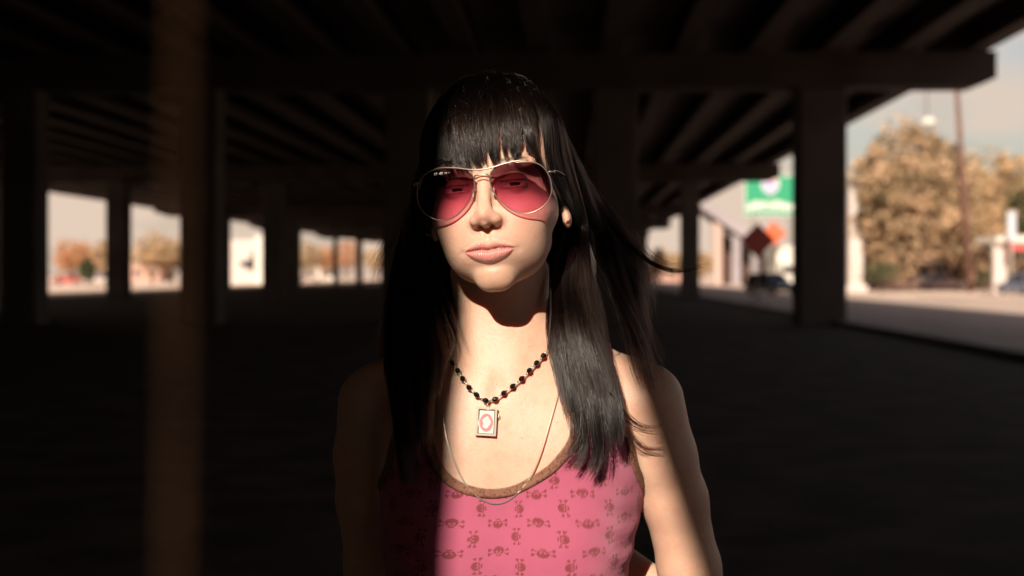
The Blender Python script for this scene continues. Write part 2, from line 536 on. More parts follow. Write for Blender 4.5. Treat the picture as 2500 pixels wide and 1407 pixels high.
# eyes
eye_white = mat('eye_white', (0.55, 0.5, 0.47), 0.25)
iris_m = mat('iris', (0.05, 0.028, 0.015), 0.2, var=.3, scale=400)
for s in (-1, 1):
    c = from_head((3.1 * s, -7.35, 0)); cam_dir = np.array([0, -1, 0.02]); cam_dir = cam_dir / np.linalg.norm(cam_dir)
    m = MB(); m.ball(c, .0120, 24, 16)
    e = m.build('eye', eye_white, person)
    m = MB()
    cd = Vector(cam_dir); u = cd.orthogonal().normalized(); w = cd.cross(u)
    vs = []; rr = [0, .002, .004, .0058]
    for j, r in enumerate(rr):
        h = math.sqrt(.0123 ** 2 - r * r)
        for k in range(20):
            a = 2 * math.pi * k / 20
            vs.append(Vector(c) + cd * h + (u * math.cos(a) + w * math.sin(a)) * r)
    fs = [(j * 20 + k, j * 20 + (k + 1) % 20, (j + 1) * 20 + (k + 1) % 20, (j + 1) * 20 + k) for j in range(3) for k in range(20)]
    m.add(vs, fs, True); m.build('iris', iris_m, e)

# ================================================================ pixel helpers for things worn
def hit(pts, f=torso_sdf, off=0.0, d0=1.38):
    """points of the photograph laid on the body's surface"""
    a = np.array([P(x, y, 1.0) for x, y in pts], np.float32) - np.array([0, 0, CAMZ], np.float32)
    dr = a / np.linalg.norm(a, axis=1, keepdims=True)
    o = np.array([0, 0, CAMZ], np.float32) + dr * d0
    q = march(f, o, dr)
    return q + grad(f, q) * off


def catmull(pts, n):
    p = np.asarray(pts, float); k = len(p)
    p = np.vstack([2 * p[0] - p[1], p, 2 * p[-1] - p[-2]])
    t = np.linspace(0, k - 1 - 1e-6, n); i = t.astype(int); u = (t - i)[:, None]
    a, b, c, d = p[i], p[i + 1], p[i + 2], p[i + 3]
    return .5 * ((2 * b) + (c - a) * u + (2 * a - 5 * b + 4 * c - d) * u ** 2 + (3 * b - a - 3 * c + d) * u ** 3)


def resample(pts, n):
    p = np.asarray(pts, float); s = np.r_[0, np.cumsum(np.linalg.norm(np.diff(p, axis=0), axis=1))]
    t = np.linspace(0, s[-1], n)
    return np.stack([np.interp(t, s, p[:, k]) for k in range(p.shape[1])], 1)


# ================================================================ tank top
TC = (-.004, 1.638)


def top_sdf(p):
    """the cloth: torso a few millimetres out, pulled smooth under the bust"""
    d = torso_sdf(p)
    br = p.copy(); br[..., 0] = np.sqrt((p[..., 0] + .010) ** 2 + 4e-4)
    d = smin(d, ell(p, (-.006, 1.60, 1.165), (.105, .066, .06)), .04)
    x, z = p[..., 0], p[..., 2]
    wr = .0011 * np.sin(z * 210 + 14 * x + 2 * np.sin(x * 60)) * np.exp(-((np.abs(x) - .12) / .035) ** 2) * np.exp(-((z - 1.19) / .06) ** 2)
    wr = wr + .0008 * np.sin(z * 95 - 40 * np.abs(x)) * np.clip((1.21 - z) / .06, 0, 1)
    return d - .0028 - wr


KX = np.array([-.150, -.140, -.128, -.112, -.098, -.0885, -.0754, -.0577, -.038, -.020, -.002, .0133, .0355, .050, .062, .071, .079, .098, .116, .128, .138, .148])
KZ = np.array([1.262, 1.285, 1.330, 1.368, 1.372, 1.325, 1.290, 1.2745, 1.2675, 1.2655, 1.268, 1.2745, 1.288, 1.302, 1.319, 1.346, 1.374, 1.377, 1.372, 1.330, 1.290, 1.262])


def cyl(th, z, f=top_sdf, off=0.0):
    dr = np.stack([-np.sin(th), np.cos(th), np.zeros_like(th)], 1).astype(np.float32)
    o = np.stack([TC[0] + .30 * np.sin(th), TC[1] - .30 * np.cos(th), z], 1).astype(np.float32)
    q = march(f, o, dr)
    return q + (grad(f, q) * off if off else 0)


# neckline and armhole heights as a function of the angle round the chest
edge = []
for x, z in zip(KX, KZ):
    q = march(top_sdf, np.float32([[x, 1.30, z]]), np.float32([[0, 1, 0]]))[0]
    edge.append((math.atan2(q[0] - TC[0], TC[1] - q[1]), z))
edge = np.array(edge)
TH_L, TH_R = edge[0, 0], edge[-1, 0]
fine = catmull(edge, 900)
# garment grid: vertical lines through the edge curve in front, plain at the back
nf, nb, nv = 420, 120, 240
ef = resample(fine, nf)
order = np.maximum.accumulate(ef[:, 0] + np.arange(nf) * 1e-7)
thb = np.linspace(TH_R, TH_L + 2 * math.pi, nb + 2)[1:-1]
zb_ = 1.262 + .05 * np.sin((thb - TH_R) / (TH_L + 2 * math.pi - TH_R) * math.pi) ** .6
TH = np.r_[order, thb]; ZT = np.r_[ef[:, 1], zb_]
v = np.linspace(0, 1, nv)
TT = np.repeat(TH[:, None], nv, 1); ZZ = 1.00 + (ZT[:, None] - 1.00) * v[None, :]
# keep columns evenly spread lower down so the cloth is not stretched under the straps
even = np.interp(np.arange(nf), [0, nf - 1], [TH_L, TH_R])
bl = np.clip(((1 - v) * 1.6), 0, 1)[None, :] ** .7
TT[:nf] = order[:, None] * (1 - bl) + even[:, None] * bl
cols = TT.shape[0]
coarse_v = np.arange(0, nv, 4); coarse_v = np.r_[coarse_v, nv - 1] if coarse_v[-1] != nv - 1 else coarse_v
G = cyl(TT[:, coarse_v].ravel(), ZZ[:, coarse_v].ravel()).reshape(cols, len(coarse_v), 3)
Gf = np.stack([np.stack([np.interp(np.arange(nv), coarse_v, G[c, :, k]) for k in range(3)], 1) for c in range(cols)])
# arc length round the chest for the print
U = (TT - (-.10)) * .118 * 100
Wc = ZZ * 100


def skull(u, v, k=.59):
    """one skull over crossed bones, about 2.4 cm wide, 1 = ink"""
    u = u / k; v = v / k
    ink = np.zeros_like(u)
    cr = (u / 1.02) ** 2 + ((v - .10) / .72) ** 2
    ink = np.maximum(ink, 1 - ss(.85, 1.05, cr))
    jaw = np.maximum(np.abs(u) / .46, np.abs(v + .60) / .24)
    jaw = 1 - ss(.85, 1.1, jaw)
    ink = np.maximum(ink, jaw)
    for s in (-1, 1):
        eye = ((u - .36 * s) / .21) ** 2 + ((v + .12) / .16) ** 2
        ink = ink * ss(.75, 1.1, eye)
    ink = ink * ss(.6, 1.2, (u / .09) ** 2 + ((v + .38) / .12) ** 2)
    ink = ink * (1 - .9 * (np.abs(v + .53) < .04) * (np.abs(u) < .5))
    out = np.clip(cr, 0, 9)
    for s in (-1, 1):
        a = .23 * s
        p = u * math.cos(a) + (v + .12) * math.sin(a); q = -u * math.sin(a) + (v + .12) * math.cos(a)
        bone = (np.abs(q) < .095) & (np.abs(p) < 1.72) & (cr > 1.35)
        for e in (-1, 1):
            for t in (-1, 1):
                bone = bone | ((((p - 1.74 * e) / .22) ** 2 + ((q - .13 * t) / .15) ** 2) < 1)
        ink = np.maximum(ink, bone * 1.0)
    return ink


def print_ink(U, W):
    ink = np.zeros_like(U)
    rowh, colw = 1.50, 4.55
    for r in range(-14, 20):
        z0 = 126.15 - rowh * r
        sel = np.abs(W - z0) < 2.3
        if not sel.any(): continue
        u, w = U[sel], W[sel] - z0 + .12 * np.sin(U[sel] * .6 + r)
        o = 0.0 if r % 2 == 0 else colw / 2
        o += .25 * math.sin(r * 1.7)
        k = np.round((u - o) / colw); du = u - o - k * colw
        par = (k.astype(int) + r // 2) % 2
        if r % 2 == 0:
            s = np.where(par == 0, 1, -1); a = skull(du, w * s)
        else:
            s = np.where(par == 0, 1, -1); a = skull(w * 1.3, du * s * .9)
        ink[sel] = np.maximum(ink[sel], a)
    return ink


INK = print_ink(U, Wc)
idx = np.arange(cols * nv).reshape(cols, nv)
nx_ = np.r_[np.arange(1, cols), 0]
Qt = np.stack([idx[:, :-1], idx[nx_][:, :-1], idx[nx_][:, 1:], idx[:, 1:]], -1).reshape(-1, 4)
uvw = np.stack([U, Wc, np.zeros_like(U)], -1).reshape(-1, 3) / 100
me = npmesh('tank_top', Gf.reshape(-1, 3), Qt, True, {'ink': INK.ravel(), 'cloth': uvw})

m, nt, b, out = newmat('pink_cotton')
N = nt.nodes; L = nt.links
a1 = N.new('ShaderNodeAttribute'); a1.attribute_name = 'ink'
a2 = N.new('ShaderNodeAttribute'); a2.attribute_name = 'cloth'
n1 = N.new('ShaderNodeTexNoise'); n1.inputs['Scale'].default_value = 60; n1.inputs['Detail'].default_value = 6; L.new(a2.outputs['Vector'], n1.inputs['Vector'])
mx = N.new('ShaderNodeMix'); mx.data_type = 'RGBA'; mx.inputs['A'].default_value = (.335, .070, .122, 1); mx.inputs['B'].default_value = (.385, .084, .143, 1)
L.new(n1.outputs['Fac'], mx.inputs['Factor'])
fd = N.new('ShaderNodeMath'); fd.operation = 'MULTIPLY'; L.new(a1.outputs['Fac'], fd.inputs[0])
n3 = N.new('ShaderNodeTexNoise'); n3.inputs['Scale'].default_value = 160; L.new(a2.outputs['Vector'], n3.inputs['Vector'])
ma = N.new('ShaderNodeMath'); ma.operation = 'MULTIPLY_ADD'; ma.inputs[1].default_value = .4; ma.inputs[2].default_value = .62; L.new(n3.outputs['Fac'], ma.inputs[0]); L.new(ma.outputs[0], fd.inputs[1])
mx2 = N.new('ShaderNodeMix'); mx2.data_type = 'RGBA'; mx2.inputs['B'].default_value = (.15, .024, .022, 1)
L.new(fd.outputs[0], mx2.inputs['Factor']); L.new(mx.outputs['Result'], mx2.inputs['A'])
L.new(mx2.outputs['Result'], b.inputs['Base Color']); b.inputs['Roughness'].default_value = .85
b.inputs['Sheen Weight'].default_value = .25; b.inputs['Specular IOR Level'].default_value = .2
w1 = N.new('ShaderNodeTexWave'); w1.inputs['Scale'].default_value = 520; w1.bands_direction = 'X'; w1.inputs['Distortion'].default_value = 1.5; L.new(a2.outputs['Vector'], w1.inputs['Vector'])
n2 = N.new('ShaderNodeTexNoise'); n2.inputs['Scale'].default_value = 26; n2.inputs['Detail'].default_value = 4; L.new(a2.outputs['Vector'], n2.inputs['Vector'])
ad = N.new('ShaderNodeMath'); ad.operation = 'MULTIPLY_ADD'; ad.inputs[1].default_value = .12; L.new(w1.outputs['Fac'], ad.inputs[0]); L.new(n2.outputs['Fac'], ad.inputs[2])
bp = N.new('ShaderNodeBump'); bp.inputs['Strength'].default_value = .5; bp.inputs['Distance'].default_value = .003
L.new(ad.outputs[0], bp.inputs['Height']); L.new(bp.outputs['Normal'], b.inputs['Normal'])
top = link('tank_top', me, m, person)
sd = top.modifiers.new('thick', 'SOLIDIFY'); sd.thickness = .0012; sd.offset = -1

# lace
m, nt, b, out = newmat('brown_lace')
N = nt.nodes; L = nt.links
a2 = N.new('ShaderNodeAttribute'); a2.attribute_name = 'cloth'
vo = N.new('ShaderNodeTexVoronoi'); vo.inputs['Scale'].default_value = 360; L.new(a2.outputs['Vector'], vo.inputs['Vector'])
rp = N.new('ShaderNodeValToRGB'); rp.color_ramp.elements[0].position = .2; rp.color_ramp.elements[0].color = (.09, .032, .017, 1)
rp.color_ramp.elements[1].position = .55; rp.color_ramp.elements[1].color = (.18, .070, .038, 1)
L.new(vo.outputs['Distance'], rp.inputs['Fac']); L.new(rp.outputs['Color'], b.inputs['Base Color'])
b.inputs['Roughness'].default_value = .8
bp = N.new('ShaderNodeBump'); bp.inputs['Strength'].default_value = .6; bp.inputs['Distance'].default_value = .001
L.new(vo.outputs['Distance'], bp.inputs['Height']); L.new(bp.outputs['Normal'], b.inputs['Normal'])
lace_m = m


def lace(name, seg, parent, wid=.0085, n=700, per=4):
    e = resample(seg * [.118, 1], n)                   # metres along cloth
    t = np.gradient(e, axis=0); t /= np.linalg.norm(t, axis=1, keepdims=True)
    nrm = np.stack([-t[:, 1], t[:, 0]], 1)
    if nrm[:, 1].mean() < 0: nrm = -nrm
    rows = []
    for j, (o, off) in enumerate([(-wid, .0016), (-wid * .6, .0024), (-wid * .5, .0017), (-wid * .15, .0023), (.0, .0018), (.0008, .0014)]):
        pic = np.where((np.arange(n) // 2) % 2 == 0, .0012, -.0003) if j == 5 else 0
        q = e + nrm * (o + pic + 0 * e[:, :1].ravel())[..., None] if j == 5 else e + nrm * o
        rows.append(cyl(q[:, 0] / .118, q[:, 1], top_sdf, off * .7))
    V = np.stack(rows, 1).reshape(-1, 3); k = len(rows)
    i = np.arange(n * k).reshape(n, k)
    Qd = np.stack([i[:-1, :-1], i[1:, :-1], i[1:, 1:], i[:-1, 1:]], -1).reshape(-1, 4)
    uv = np.stack([np.repeat(np.linspace(0, .3, n)[:, None], k, 1), np.repeat(np.linspace(0, wid, k)[None], n, 0), np.zeros((n, k))], -1).reshape(-1, 3)
    o = link(name, npmesh(name, V, Qd, True, {'cloth': uv}), lace_m, parent)
    s = o.modifiers.new('thick', 'SOLIDIFY'); s.thickness = .0009; s.offset = 0
    return o


xe = fine[:, 0]
pk = [np.argmax(fine[:450, 1]), 450 + np.argmax(fine[450:, 1])]
lace('lace_trim', fine[pk[0]:pk[1]], top)
lace('lace_trim', fine[:pk[0]], top, n=260)
lace('lace_trim', fine[pk[1]:], top, n=260)
# straps over the shoulders
strap_m = mat('pink_strap', (.45, .10, .14), .85)
for s, x0, x1 in ((-1, -.111, -.096), (1, .080, .113)):
    rows = []
    for a in np.linspace(R_(-8), R_(120), 40):
        xx = np.linspace(x0, x1, 8)
        o = np.stack([xx, np.full(8, 1.638 - .4 * math.cos(a)), np.full(8, 1.365 + .4 * math.sin(a))], 1)
        dr = np.repeat([[0, math.cos(a), -math.sin(a)]], 8, 0)
        rows.append(march(lambda p: torso_sdf(p) - .003, o, dr))
    V = np.stack(rows).reshape(-1, 3); i = np.arange(len(V)).reshape(40, 8)
    Qd = np.stack([i[:-1, :-1], i[1:, :-1], i[1:, 1:], i[:-1, 1:]], -1).reshape(-1, 4)
    o = link('strap', npmesh('strap', V, Qd), strap_m, top)
    sd = o.modifiers.new('thick', 'SOLIDIFY'); sd.thickness = .0015; sd.offset = 0

# trousers and shoes below the frame
denim = mat('denim', (.03, .045, .09), .9, var=.2, scale=60)


def legs_sdf(p):
    m = p.copy(); m[..., 0] = np.abs(p[..., 0])
    d = ell(p, (0, 1.655, .93), (.168, .116, .12))
    lg = smin(cap(m, (.084, 1.65, .90), (.087, 1.64, .50), .092, .062), cap(m, (.087, 1.64, .50), (.087, 1.66, .08), .062, .055), .03)
    return smax(smax(smin(d, lg, .05), p[..., 2] - 1.01, .004), .055 - p[..., 2], .004)


V2, Q2 = surface_nets(legs_sdf, axis(-.26, .0, .01, .26, .009, .009), axis(1.5, 1.6, 1.61, 1.82, .009, .009), axis(.03, .1, .11, 1.05, .009, .009))
link('trousers', npmesh('trousers', V2, Q2), denim, person)


def shoe_sdf(p):
    d = smin(cap(p, (.088, 1.68, .045), (.098, 1.52, .036), .045, .040), cap(p, (.088, 1.67, .05), (.088, 1.67, .09), .046, .046), .02)
    return smax(d, .002 - p[..., 2], .003)


V2, Q2 = surface_nets(shoe_sdf, axis(.02, .1, .11, .17, .006, .006), axis(1.45, 1.6, 1.61, 1.75, .006, .006), axis(-.02, .1, .11, .16, .006, .006))
shoe_m = mat('shoe_canvas', (.03, .03, .03), .8)
sh = link('shoe', npmesh('shoe', V2, Q2), shoe_m, person)
V3 = V2.copy(); V3[:, 0] *= -1
link('shoe', npmesh('shoe', V3, Q2[:, ::-1]), shoe_m, person)

# ================================================================ necklaces
silver = mat('silver', (.40, .34, .28), .30, .75)
jet = mat('jet_bead', (.006, .005, .005), .12, spec=.7)


def skin_f(p): return np.minimum(torso_sdf(p), top_sdf(p))


bpx = [(1092, 808), (1088, 829), (1093, 850), (1101.5, 870.5), (1109, 889), (1120, 908), (1131.5, 927.5), (1146.5, 948.5), (1164, 966), (1185.5, 980),
       (1208.5, 977.5), (1231.5, 962), (1252, 944.5), (1272.5, 926.5), (1291, 906.8), (1308, 888.5), (1324, 871), (1339, 849.5)]
bp3 = hit(bpx, skin_f, .0034)
# the strand goes on round the neck
ring = []
for a in np.linspace(0, 1, 13)[1:-1]:
    p0, p1 = bp3[-1], bp3[0]
    th = R_(46) + a * R_(262)
    x = TC[0] - .008 + .062 * math.sin(th); y = 1.628 - .064 * math.cos(th); z = p0[2] * (1 - a) + p1[2] * a + .028 * math.sin(a * math.pi)
    q = march(torso_sdf, np.float32([[TC[0] - .008 + .2 * math.sin(th), 1.628 - .2 * math.cos(th), z]]), np.float32([[-math.sin(th), math.cos(th), 0]]))[0]
    ring.append(q + grad(torso_sdf, q[None])[0] * .0034)
allb = list(bp3) + ring
neck = empty('bead_necklace', tuple(bp3[9]))
tag(neck, 'short necklace of black faceted beads on silver links with square cameo pendant', 'necklace')
inv = -Vector(bp3[9])


def faceted(c, axis_, r, l):
    m = MB(); ax = Vector(axis_).normalized(); u = ax.orthogonal().normalized(); w = ax.cross(u)
    prof = [(-l, .35), (-l * .6, .8), (0, 1.0), (l * .6, .8), (l, .35)]
    vs = []; n = 8
    for i, (h, k) in enumerate(prof):
        for j in range(n):
            a = 2 * math.pi * (j + .5 * (i % 2)) / n
            vs.append(Vector(c) + ax * h + (u * math.cos(a) + w * math.sin(a)) * r * k)
    fs = []
    for i in range(len(prof) - 1):
        for j in range(n):
            a, b_ = i * n + j, i * n + (j + 1) % n; c_, d_ = a + n, b_ + n
            if i % 2 == 0: fs += [(a, b_, c_), (b_, d_, c_)]
            else: fs += [(a, b_, d_), (a, d_, c_)]
    fs += [tuple(range(n - 1, -1, -1)), tuple(range((len(prof) - 1) * n, len(prof) * n))]
    m.add(vs, fs)
    return m


def shift(m, v): m.v = [tuple(Vector(q) + v) for q in m.v]; return m


for i, q in enumerate(allb):
    n_ = allb[(i + 1) % len(allb)]; p_ = allb[i - 1]
    shift(faceted(q, Vector(n_) - Vector(p_), .0032, .0034), inv).build('bead', jet, neck)
lk = MB()
for i, q in enumerate(allb):
    n_ = allb[(i + 1) % len(allb)]
    a = Vector(q); b_ = Vector(n_); dv = b_ - a
    if i == 9: b_ = b_
    lk.tube([a, b_], .0005, 6)
    for k in (.38, .62):
        c = a.lerp(b_, k); dd = dv.normalized() * .0012; up = Vector((0, -1, .2)).cross(dv).normalized() * .0012
        lk.tube([c + dd * math.cos(t) + up * math.sin(t) for t in np.linspace(0, 2 * math.pi, 9)], .00035, 5, cap=False)
shift(lk, inv).build('link_chain', silver, neck)
# pendant
pc = hit([(1187, 1031)], torso_sdf, .004)[0]; pn = grad(torso_sdf, pc[None])[0]
pn = Vector(pn); pn = (pn + Vector((0, -.5, 0))).normalized()
pu = Vector((.055, 0, 1)); pu = (pu - pn * pu.dot(pn)).normalized(); pr = pu.cross(pn).normalized()
if pr.x < 0: pr = -pr


def pl(x, y, h): return Vector(pc) + pr * x + pu * y + pn * h


def frame_box(m, x0, x1, y0, y1, h0, h1):
    c = [pl(x, y, h) for h in (h0, h1) for x, y in ((x0, y0), (x1, y0), (x1, y1), (x0, y1))]
    m.add(c, [(0, 3, 2, 1), (4, 5, 6, 7), (0, 1, 5, 4), (1, 2, 6, 5), (2, 3, 7, 6), (3, 0, 4, 7)])


pend = empty('pendant_', (0, 0, 0)); bpy.data.objects.remove(pend)
m = MB(); a_, b_ = .0112, .0155
frame_box(m, -a_, a_, b_ - .0022, b_, -.001, .003); frame_box(m, -a_, a_, -b_, -b_ + .0022, -.001, .003)
frame_box(m, -a_, -a_ + .0022, -b_ + .0022, b_ - .0022, -.001, .0031); frame_box(m, a_ - .0022, a_, -b_ + .0022, b_ - .0022, -.001, .0031)
m.tube([pl(-.0085, .0128, .0026), pl(.0085, .0128, .0026), pl(.0085, -.0128, .0026), pl(-.0085, -.0128, .0026), pl(-.0085, .0128, .0026)], .0005, 6)
m.tube([pl(.0115, .009, .001), pl(.0133, .0085, .001), pl(.0133, .0055, .001), pl(.0115, .005, .001)], .0007, 6)
m.tube([pl(0, .0155, .001), pl(0, .0185, .001), Vector(bp3[9]).lerp(Vector(bp3[10]), .5)], .0006, 6)
fr_o = shift(m, inv).build('pendant', silver, neck)
m = MB(); frame_box(m, -a_ + .0020, a_ - .0020, -b_ + .0020, b_ - .0020, -.0009, .0012)
shift(m, inv).build('card', mat('ivory_card', (.56, .52, .42), .5, var=.08, scale=300), fr_o)
m = MB()
n = 40; ring_o = [(.0073 * math.cos(t), .0098 * math.sin(t) - .001) for t in np.linspace(0, 2 * math.pi, n, endpoint=False)]
ring_i = []
for k, t in enumerate(np.linspace(0, 2 * math.pi, n, endpoint=False)):
    r = .60 + .05 * math.sin(5 * t + 1) + .10 * math.exp(-((t - 5.3) / .35) ** 2) * -1.6 - .12 * math.exp(-((t - 3.3) / .3) ** 2)
    ring_i.append((.0073 * r * math.cos(t), .0098 * (r + .08) * math.sin(t) - .001))
for h in (.0013, .0018):
    pass
vs = [pl(x, y, .0013) for x, y in ring_o] + [pl(x, y, .0019) for x, y in ring_o] + [pl(x, y, .0019) for x, y in ring_i] + [pl(x, y, .0013) for x, y in ring_i]
fs = []
for k in range(n):
    k2 = (k + 1) % n
    for j in range(3): fs.append((j * n + k, j * n + k2, (j + 1) * n + k2, (j + 1) * n + k))
m.add(vs, fs)
shift(m, inv).build('cameo', mat('cameo_pink', (.55, .13, .14), .5), fr_o)

# long chain
cpx = [(1073, 905), (1073, 940), (1076, 970), (1080, 1005), (1086, 1045), (1094, 1085), (1108, 1125), (1125, 1163), (1148, 1197), (1175, 1219), (1205, 1230),
       (1238, 1223), (1268, 1200), (1295, 1165), (1312, 1130), (1326, 1090), (1340, 1040), (1354, 990), (1364, 955), (1370, 935), (1375, 915)]
c3 = hit([tuple(q) for q in catmull(cpx, 60)], skin_f, .0012)
back = []
for a in np.linspace(0, 1, 16)[1:-1]:
    th = R_(52) + a * R_(250)
    z = c3[-1][2] * (1 - a) + c3[0][2] * a + .045 * math.sin(a * math.pi)
    q = march(torso_sdf, np.float32([[TC[0] + .2 * math.sin(th), 1.635 - .2 * math.cos(th), z]]), np.float32([[-math.sin(th), math.cos(th), 0]]))[0]
    back.append(q + grad(torso_sdf, q[None])[0] * .0012)
cc = resample(np.vstack([c3, back, c3[:1]]), 330)
chain = empty('chain_necklace', tuple(c3[30]))
tag(chain, 'long thin silver box chain hanging below the neckline lace', 'necklace')
m = MB()
for i in range(len(cc) - 1):
    a, b_ = Vector(cc[i]), Vector(cc[i + 1]); d = b_ - a
    m.tube([a - d * .02, a + d * .80], .0010, 4, smooth=False)
ch_ = shift(m, -Vector(c3[30])).build('chain', mat('aged_silver', (.38, .31, .25), .35, .6), chain)
m = MB()
c = Vector(c3[59]) + Vector((.001, -.002, .004))
m.tube([c + Vector((math.cos(t) * .0028, 0, math.sin(t) * .0034)) for t in np.linspace(0, 2 * math.pi, 17)], .0006, 6, cap=False)
m.ball(c + Vector((0, 0, .0052)), .0011, 8, 6)
shift(m, -Vector(c3[30])).build('clasp', silver, chain)

# earrings on the left ear of the picture
er = empty('earring', tuple(from_head((-8.1, -.3, -3.6))))
tag(er, 'small gold hoop earring in her ear on the picture left', 'earring')
gold = mat('gold', (.75, .45, .2), .2, 1.0)
m = MB(); q0 = Vector(from_head((-8.05, -.45, -3.7)))
m.tube([q0 + Vector((math.cos(t) * .003, math.sin(t) * .003, math.sin(t) * .004)) for t in np.linspace(0, 2 * math.pi, 17)], .0007, 6, cap=False)
m.ball(q0 + Vector((0, -.003, .006)), .0014, 8, 6)
shift(m, -Vector(er.location)).build('hoop', gold, er)

# ================================================================ sunglasses
GL = [(.85, .70), (1.10, 1.25), (1.85, 1.78), (2.85, 1.98), (4.1, 2.02), (5.4, 1.88), (6.4, 1.35), (6.98, .42), (7.18, -.6), (7.08, -1.5), (6.62, -2.35),
      (5.85, -2.98), (4.95, -3.33), (4.05, -3.38), (3.05, -3.03), (2.05, -2.22), (1.3, -1.25), (.88, -.2)]
GROT = np.array(Matrix.Rotation(R_(1.0), 3, 'Y'))


def gp(x, z, dy=0.0):
    """glasses centimetres -> head centimetres"""
    q = np.array([x, 0, z]) @ GROT.T
    return (q[0] + .02, -9.80 + .012 * x * x - .09 * z + dy, q[2] + .03)


GO = from_head(gp(0, 0))
glasses = empty('sunglasses', tuple(GO))
tag(glasses, 'aviator sunglasses with thin metal rims and pink gradient lenses on her face', 'sunglasses')


def gw(x, z, dy=0.0): return Vector(from_head(gp(x, z, dy))) - Vector(GO)


gun = mat('gunmetal', (.30, .22, .17), .3, .7)
m, nt, b, out = newmat('tinted_lens')
nt.nodes.remove(b); N = nt.nodes; L = nt.links
at = N.new('ShaderNodeAttribute'); at.attribute_name = 'grad'
rp = N.new('ShaderNodeValToRGB')
el = rp.color_ramp.elements
el[0].position = 0; el[0].color = (.945, .74, .83, 1)
el[1].position = 1; el[1].color = (.42, .27, .33, 1)
for p_, c_ in ((.36, (.90, .635, .74, 1)), (.60, (.72, .46, .565, 1)), (.80, (.46, .28, .33, 1))):
    e = el.new(p_); e.color = c_
L.new(at.outputs['Fac'], rp.inputs['Fac'])
tr = N.new('ShaderNodeBsdfTransparent'); L.new(rp.outputs['Color'], tr.inputs['Color'])
gl = N.new('ShaderNodeBsdfGlossy'); gl.inputs['Roughness'].default_value = .02
fr = N.new('ShaderNodeFresnel'); fr.inputs['IOR'].default_value = 1.45
fm = N.new('ShaderNodeMath'); fm.operation = 'MULTIPLY'; fm.inputs[1].default_value = .8; L.new(fr.outputs[0], fm.inputs[0])
ms = N.new('ShaderNodeMixShader'); L.new(fm.outputs[0], ms.inputs['Fac']); L.new(tr.outputs[0], ms.inputs[1]); L.new(gl.outputs[0], ms.inputs[2])
L.new(ms.outputs[0], out.inputs['Surface'])
lens_m = m
for s in (-1, 1):
    pts = catmull([(x * s, z) for x, z in GL] + [(GL[0][0] * s, GL[0][1])], 96)[:-1]
    c = pts.mean(0); rings = 14
    V = []; g = []
    for face in (0, 1):
        V.append(gw(*c, dy=-.05 + .1 * face)); g.append((c[1] + 3.4) / 5.4)
        for r in range(1, rings + 1):
            for q in pts:
                w_ = c + (q - c) * (r / rings * .985)
                V.append(gw(w_[0], w_[1], dy=-.05 + .1 * face)); g.append((w_[1] + 3.4) / 5.4)
    n = len(pts); half = 1 + rings * n
    fs = []
    for face in (0, 1):
        o = face * half
        T = []
        for k in range(n):
            k2 = (k + 1) % n
            T.append((o, o + 1 + k, o + 1 + k2))
            for r in range(rings - 1):
                a = o + 1 + r * n
                T.append((a + k, a + n + k, a + n + k2, a + k2))
        fs += [t[::-1] if face else t for t in T]
    a = 1 + (rings - 1) * n
    fs += [(a + k, half + a + k, half + a + (k + 1) % n, a + (k + 1) % n) for k in range(n)]
    me = bpy.data.meshes.new('lens'); me.from_pydata([tuple(q) for q in V], [], fs); me.update()
    me.polygons.foreach_set('use_smooth', [True] * len(fs))
    t_ = me.attributes.new('grad', 'FLOAT', 'POINT'); t_.data.foreach_set('value', np.clip(g, 0, 1).astype(np.float32))
    lens = link('lens', me, lens_m, glasses)
    mr = MB(); loop = [gw(x, z) for x, z in pts]; mr.tube(loop + loop[:2], .00062, 8, cap=False)
    mr.build('rim', gun, glasses)
    mt = MB(); h0 = gw(7.0 * s, .75, .0)
    mt.tube([h0, gw(7.35 * s, .75, .25), gw(7.55 * s, .72, .8)], .0011, 6)
    hl = [from_head((q[0] * s, q[1], q[2])) for q in ((7.58, -8.5, .8), (7.75, -6, .9), (7.85, -2.0, .9), (7.75, .6, .7), (7.7, 2.0, -.6), (7.6, 2.9, -2.6))]
    mt.tube([Vector(q) - Vector(GO) for q in catmull(hl, 24)], [.0007] * 14 + [.0014] * 10, 6)
    mt.build('temple', gun, glasses)
    mp = MB(); a_ = gw(.95 * s, -.55, .1)
    pc_ = Vector(from_head((1.12 * s, -9.45, -.75))) - Vector(GO)
    mp.tube([a_, gw(.72 * s, -.45, .5), pc_], .0004, 6)
    mp.ball(pc_, (.0016, .0030, .0058), 12, 8)
    mp.build('nose_pad', mat('clear_pad', (.6, .45, .38), .15), glasses)
m = MB()
bar = [gw(x, z, dy) for x, z, dy in ((-5.0, 2.05, -.03), (-4.0, 2.08, -.05), (-2.6, 1.92, -.1), (-1.2, 1.62, -.22), (0, 1.52, -.26), (1.2, 1.62, -.22), (2.6, 1.94, -.1), (4.0, 2.12, -.05), (5.0, 2.07, -.03))]
m.tube([Vector(q) for q in catmull([tuple(q) for q in bar], 40)], .00085, 8)
m.build('top_bar', gun, glasses)
m = MB()
m.tube([Vector(q) for q in catmull([tuple(gw(x, z, dy)) for x, z, dy in ((-.86, .45, 0), (-.72, .88, -.08), (-.4, .98, -.15), (.4, .98, -.15), (.72, .88, -.08), (.86, .45, 0))], 24)], .0008, 8)
m.build('bridge', gun, glasses)
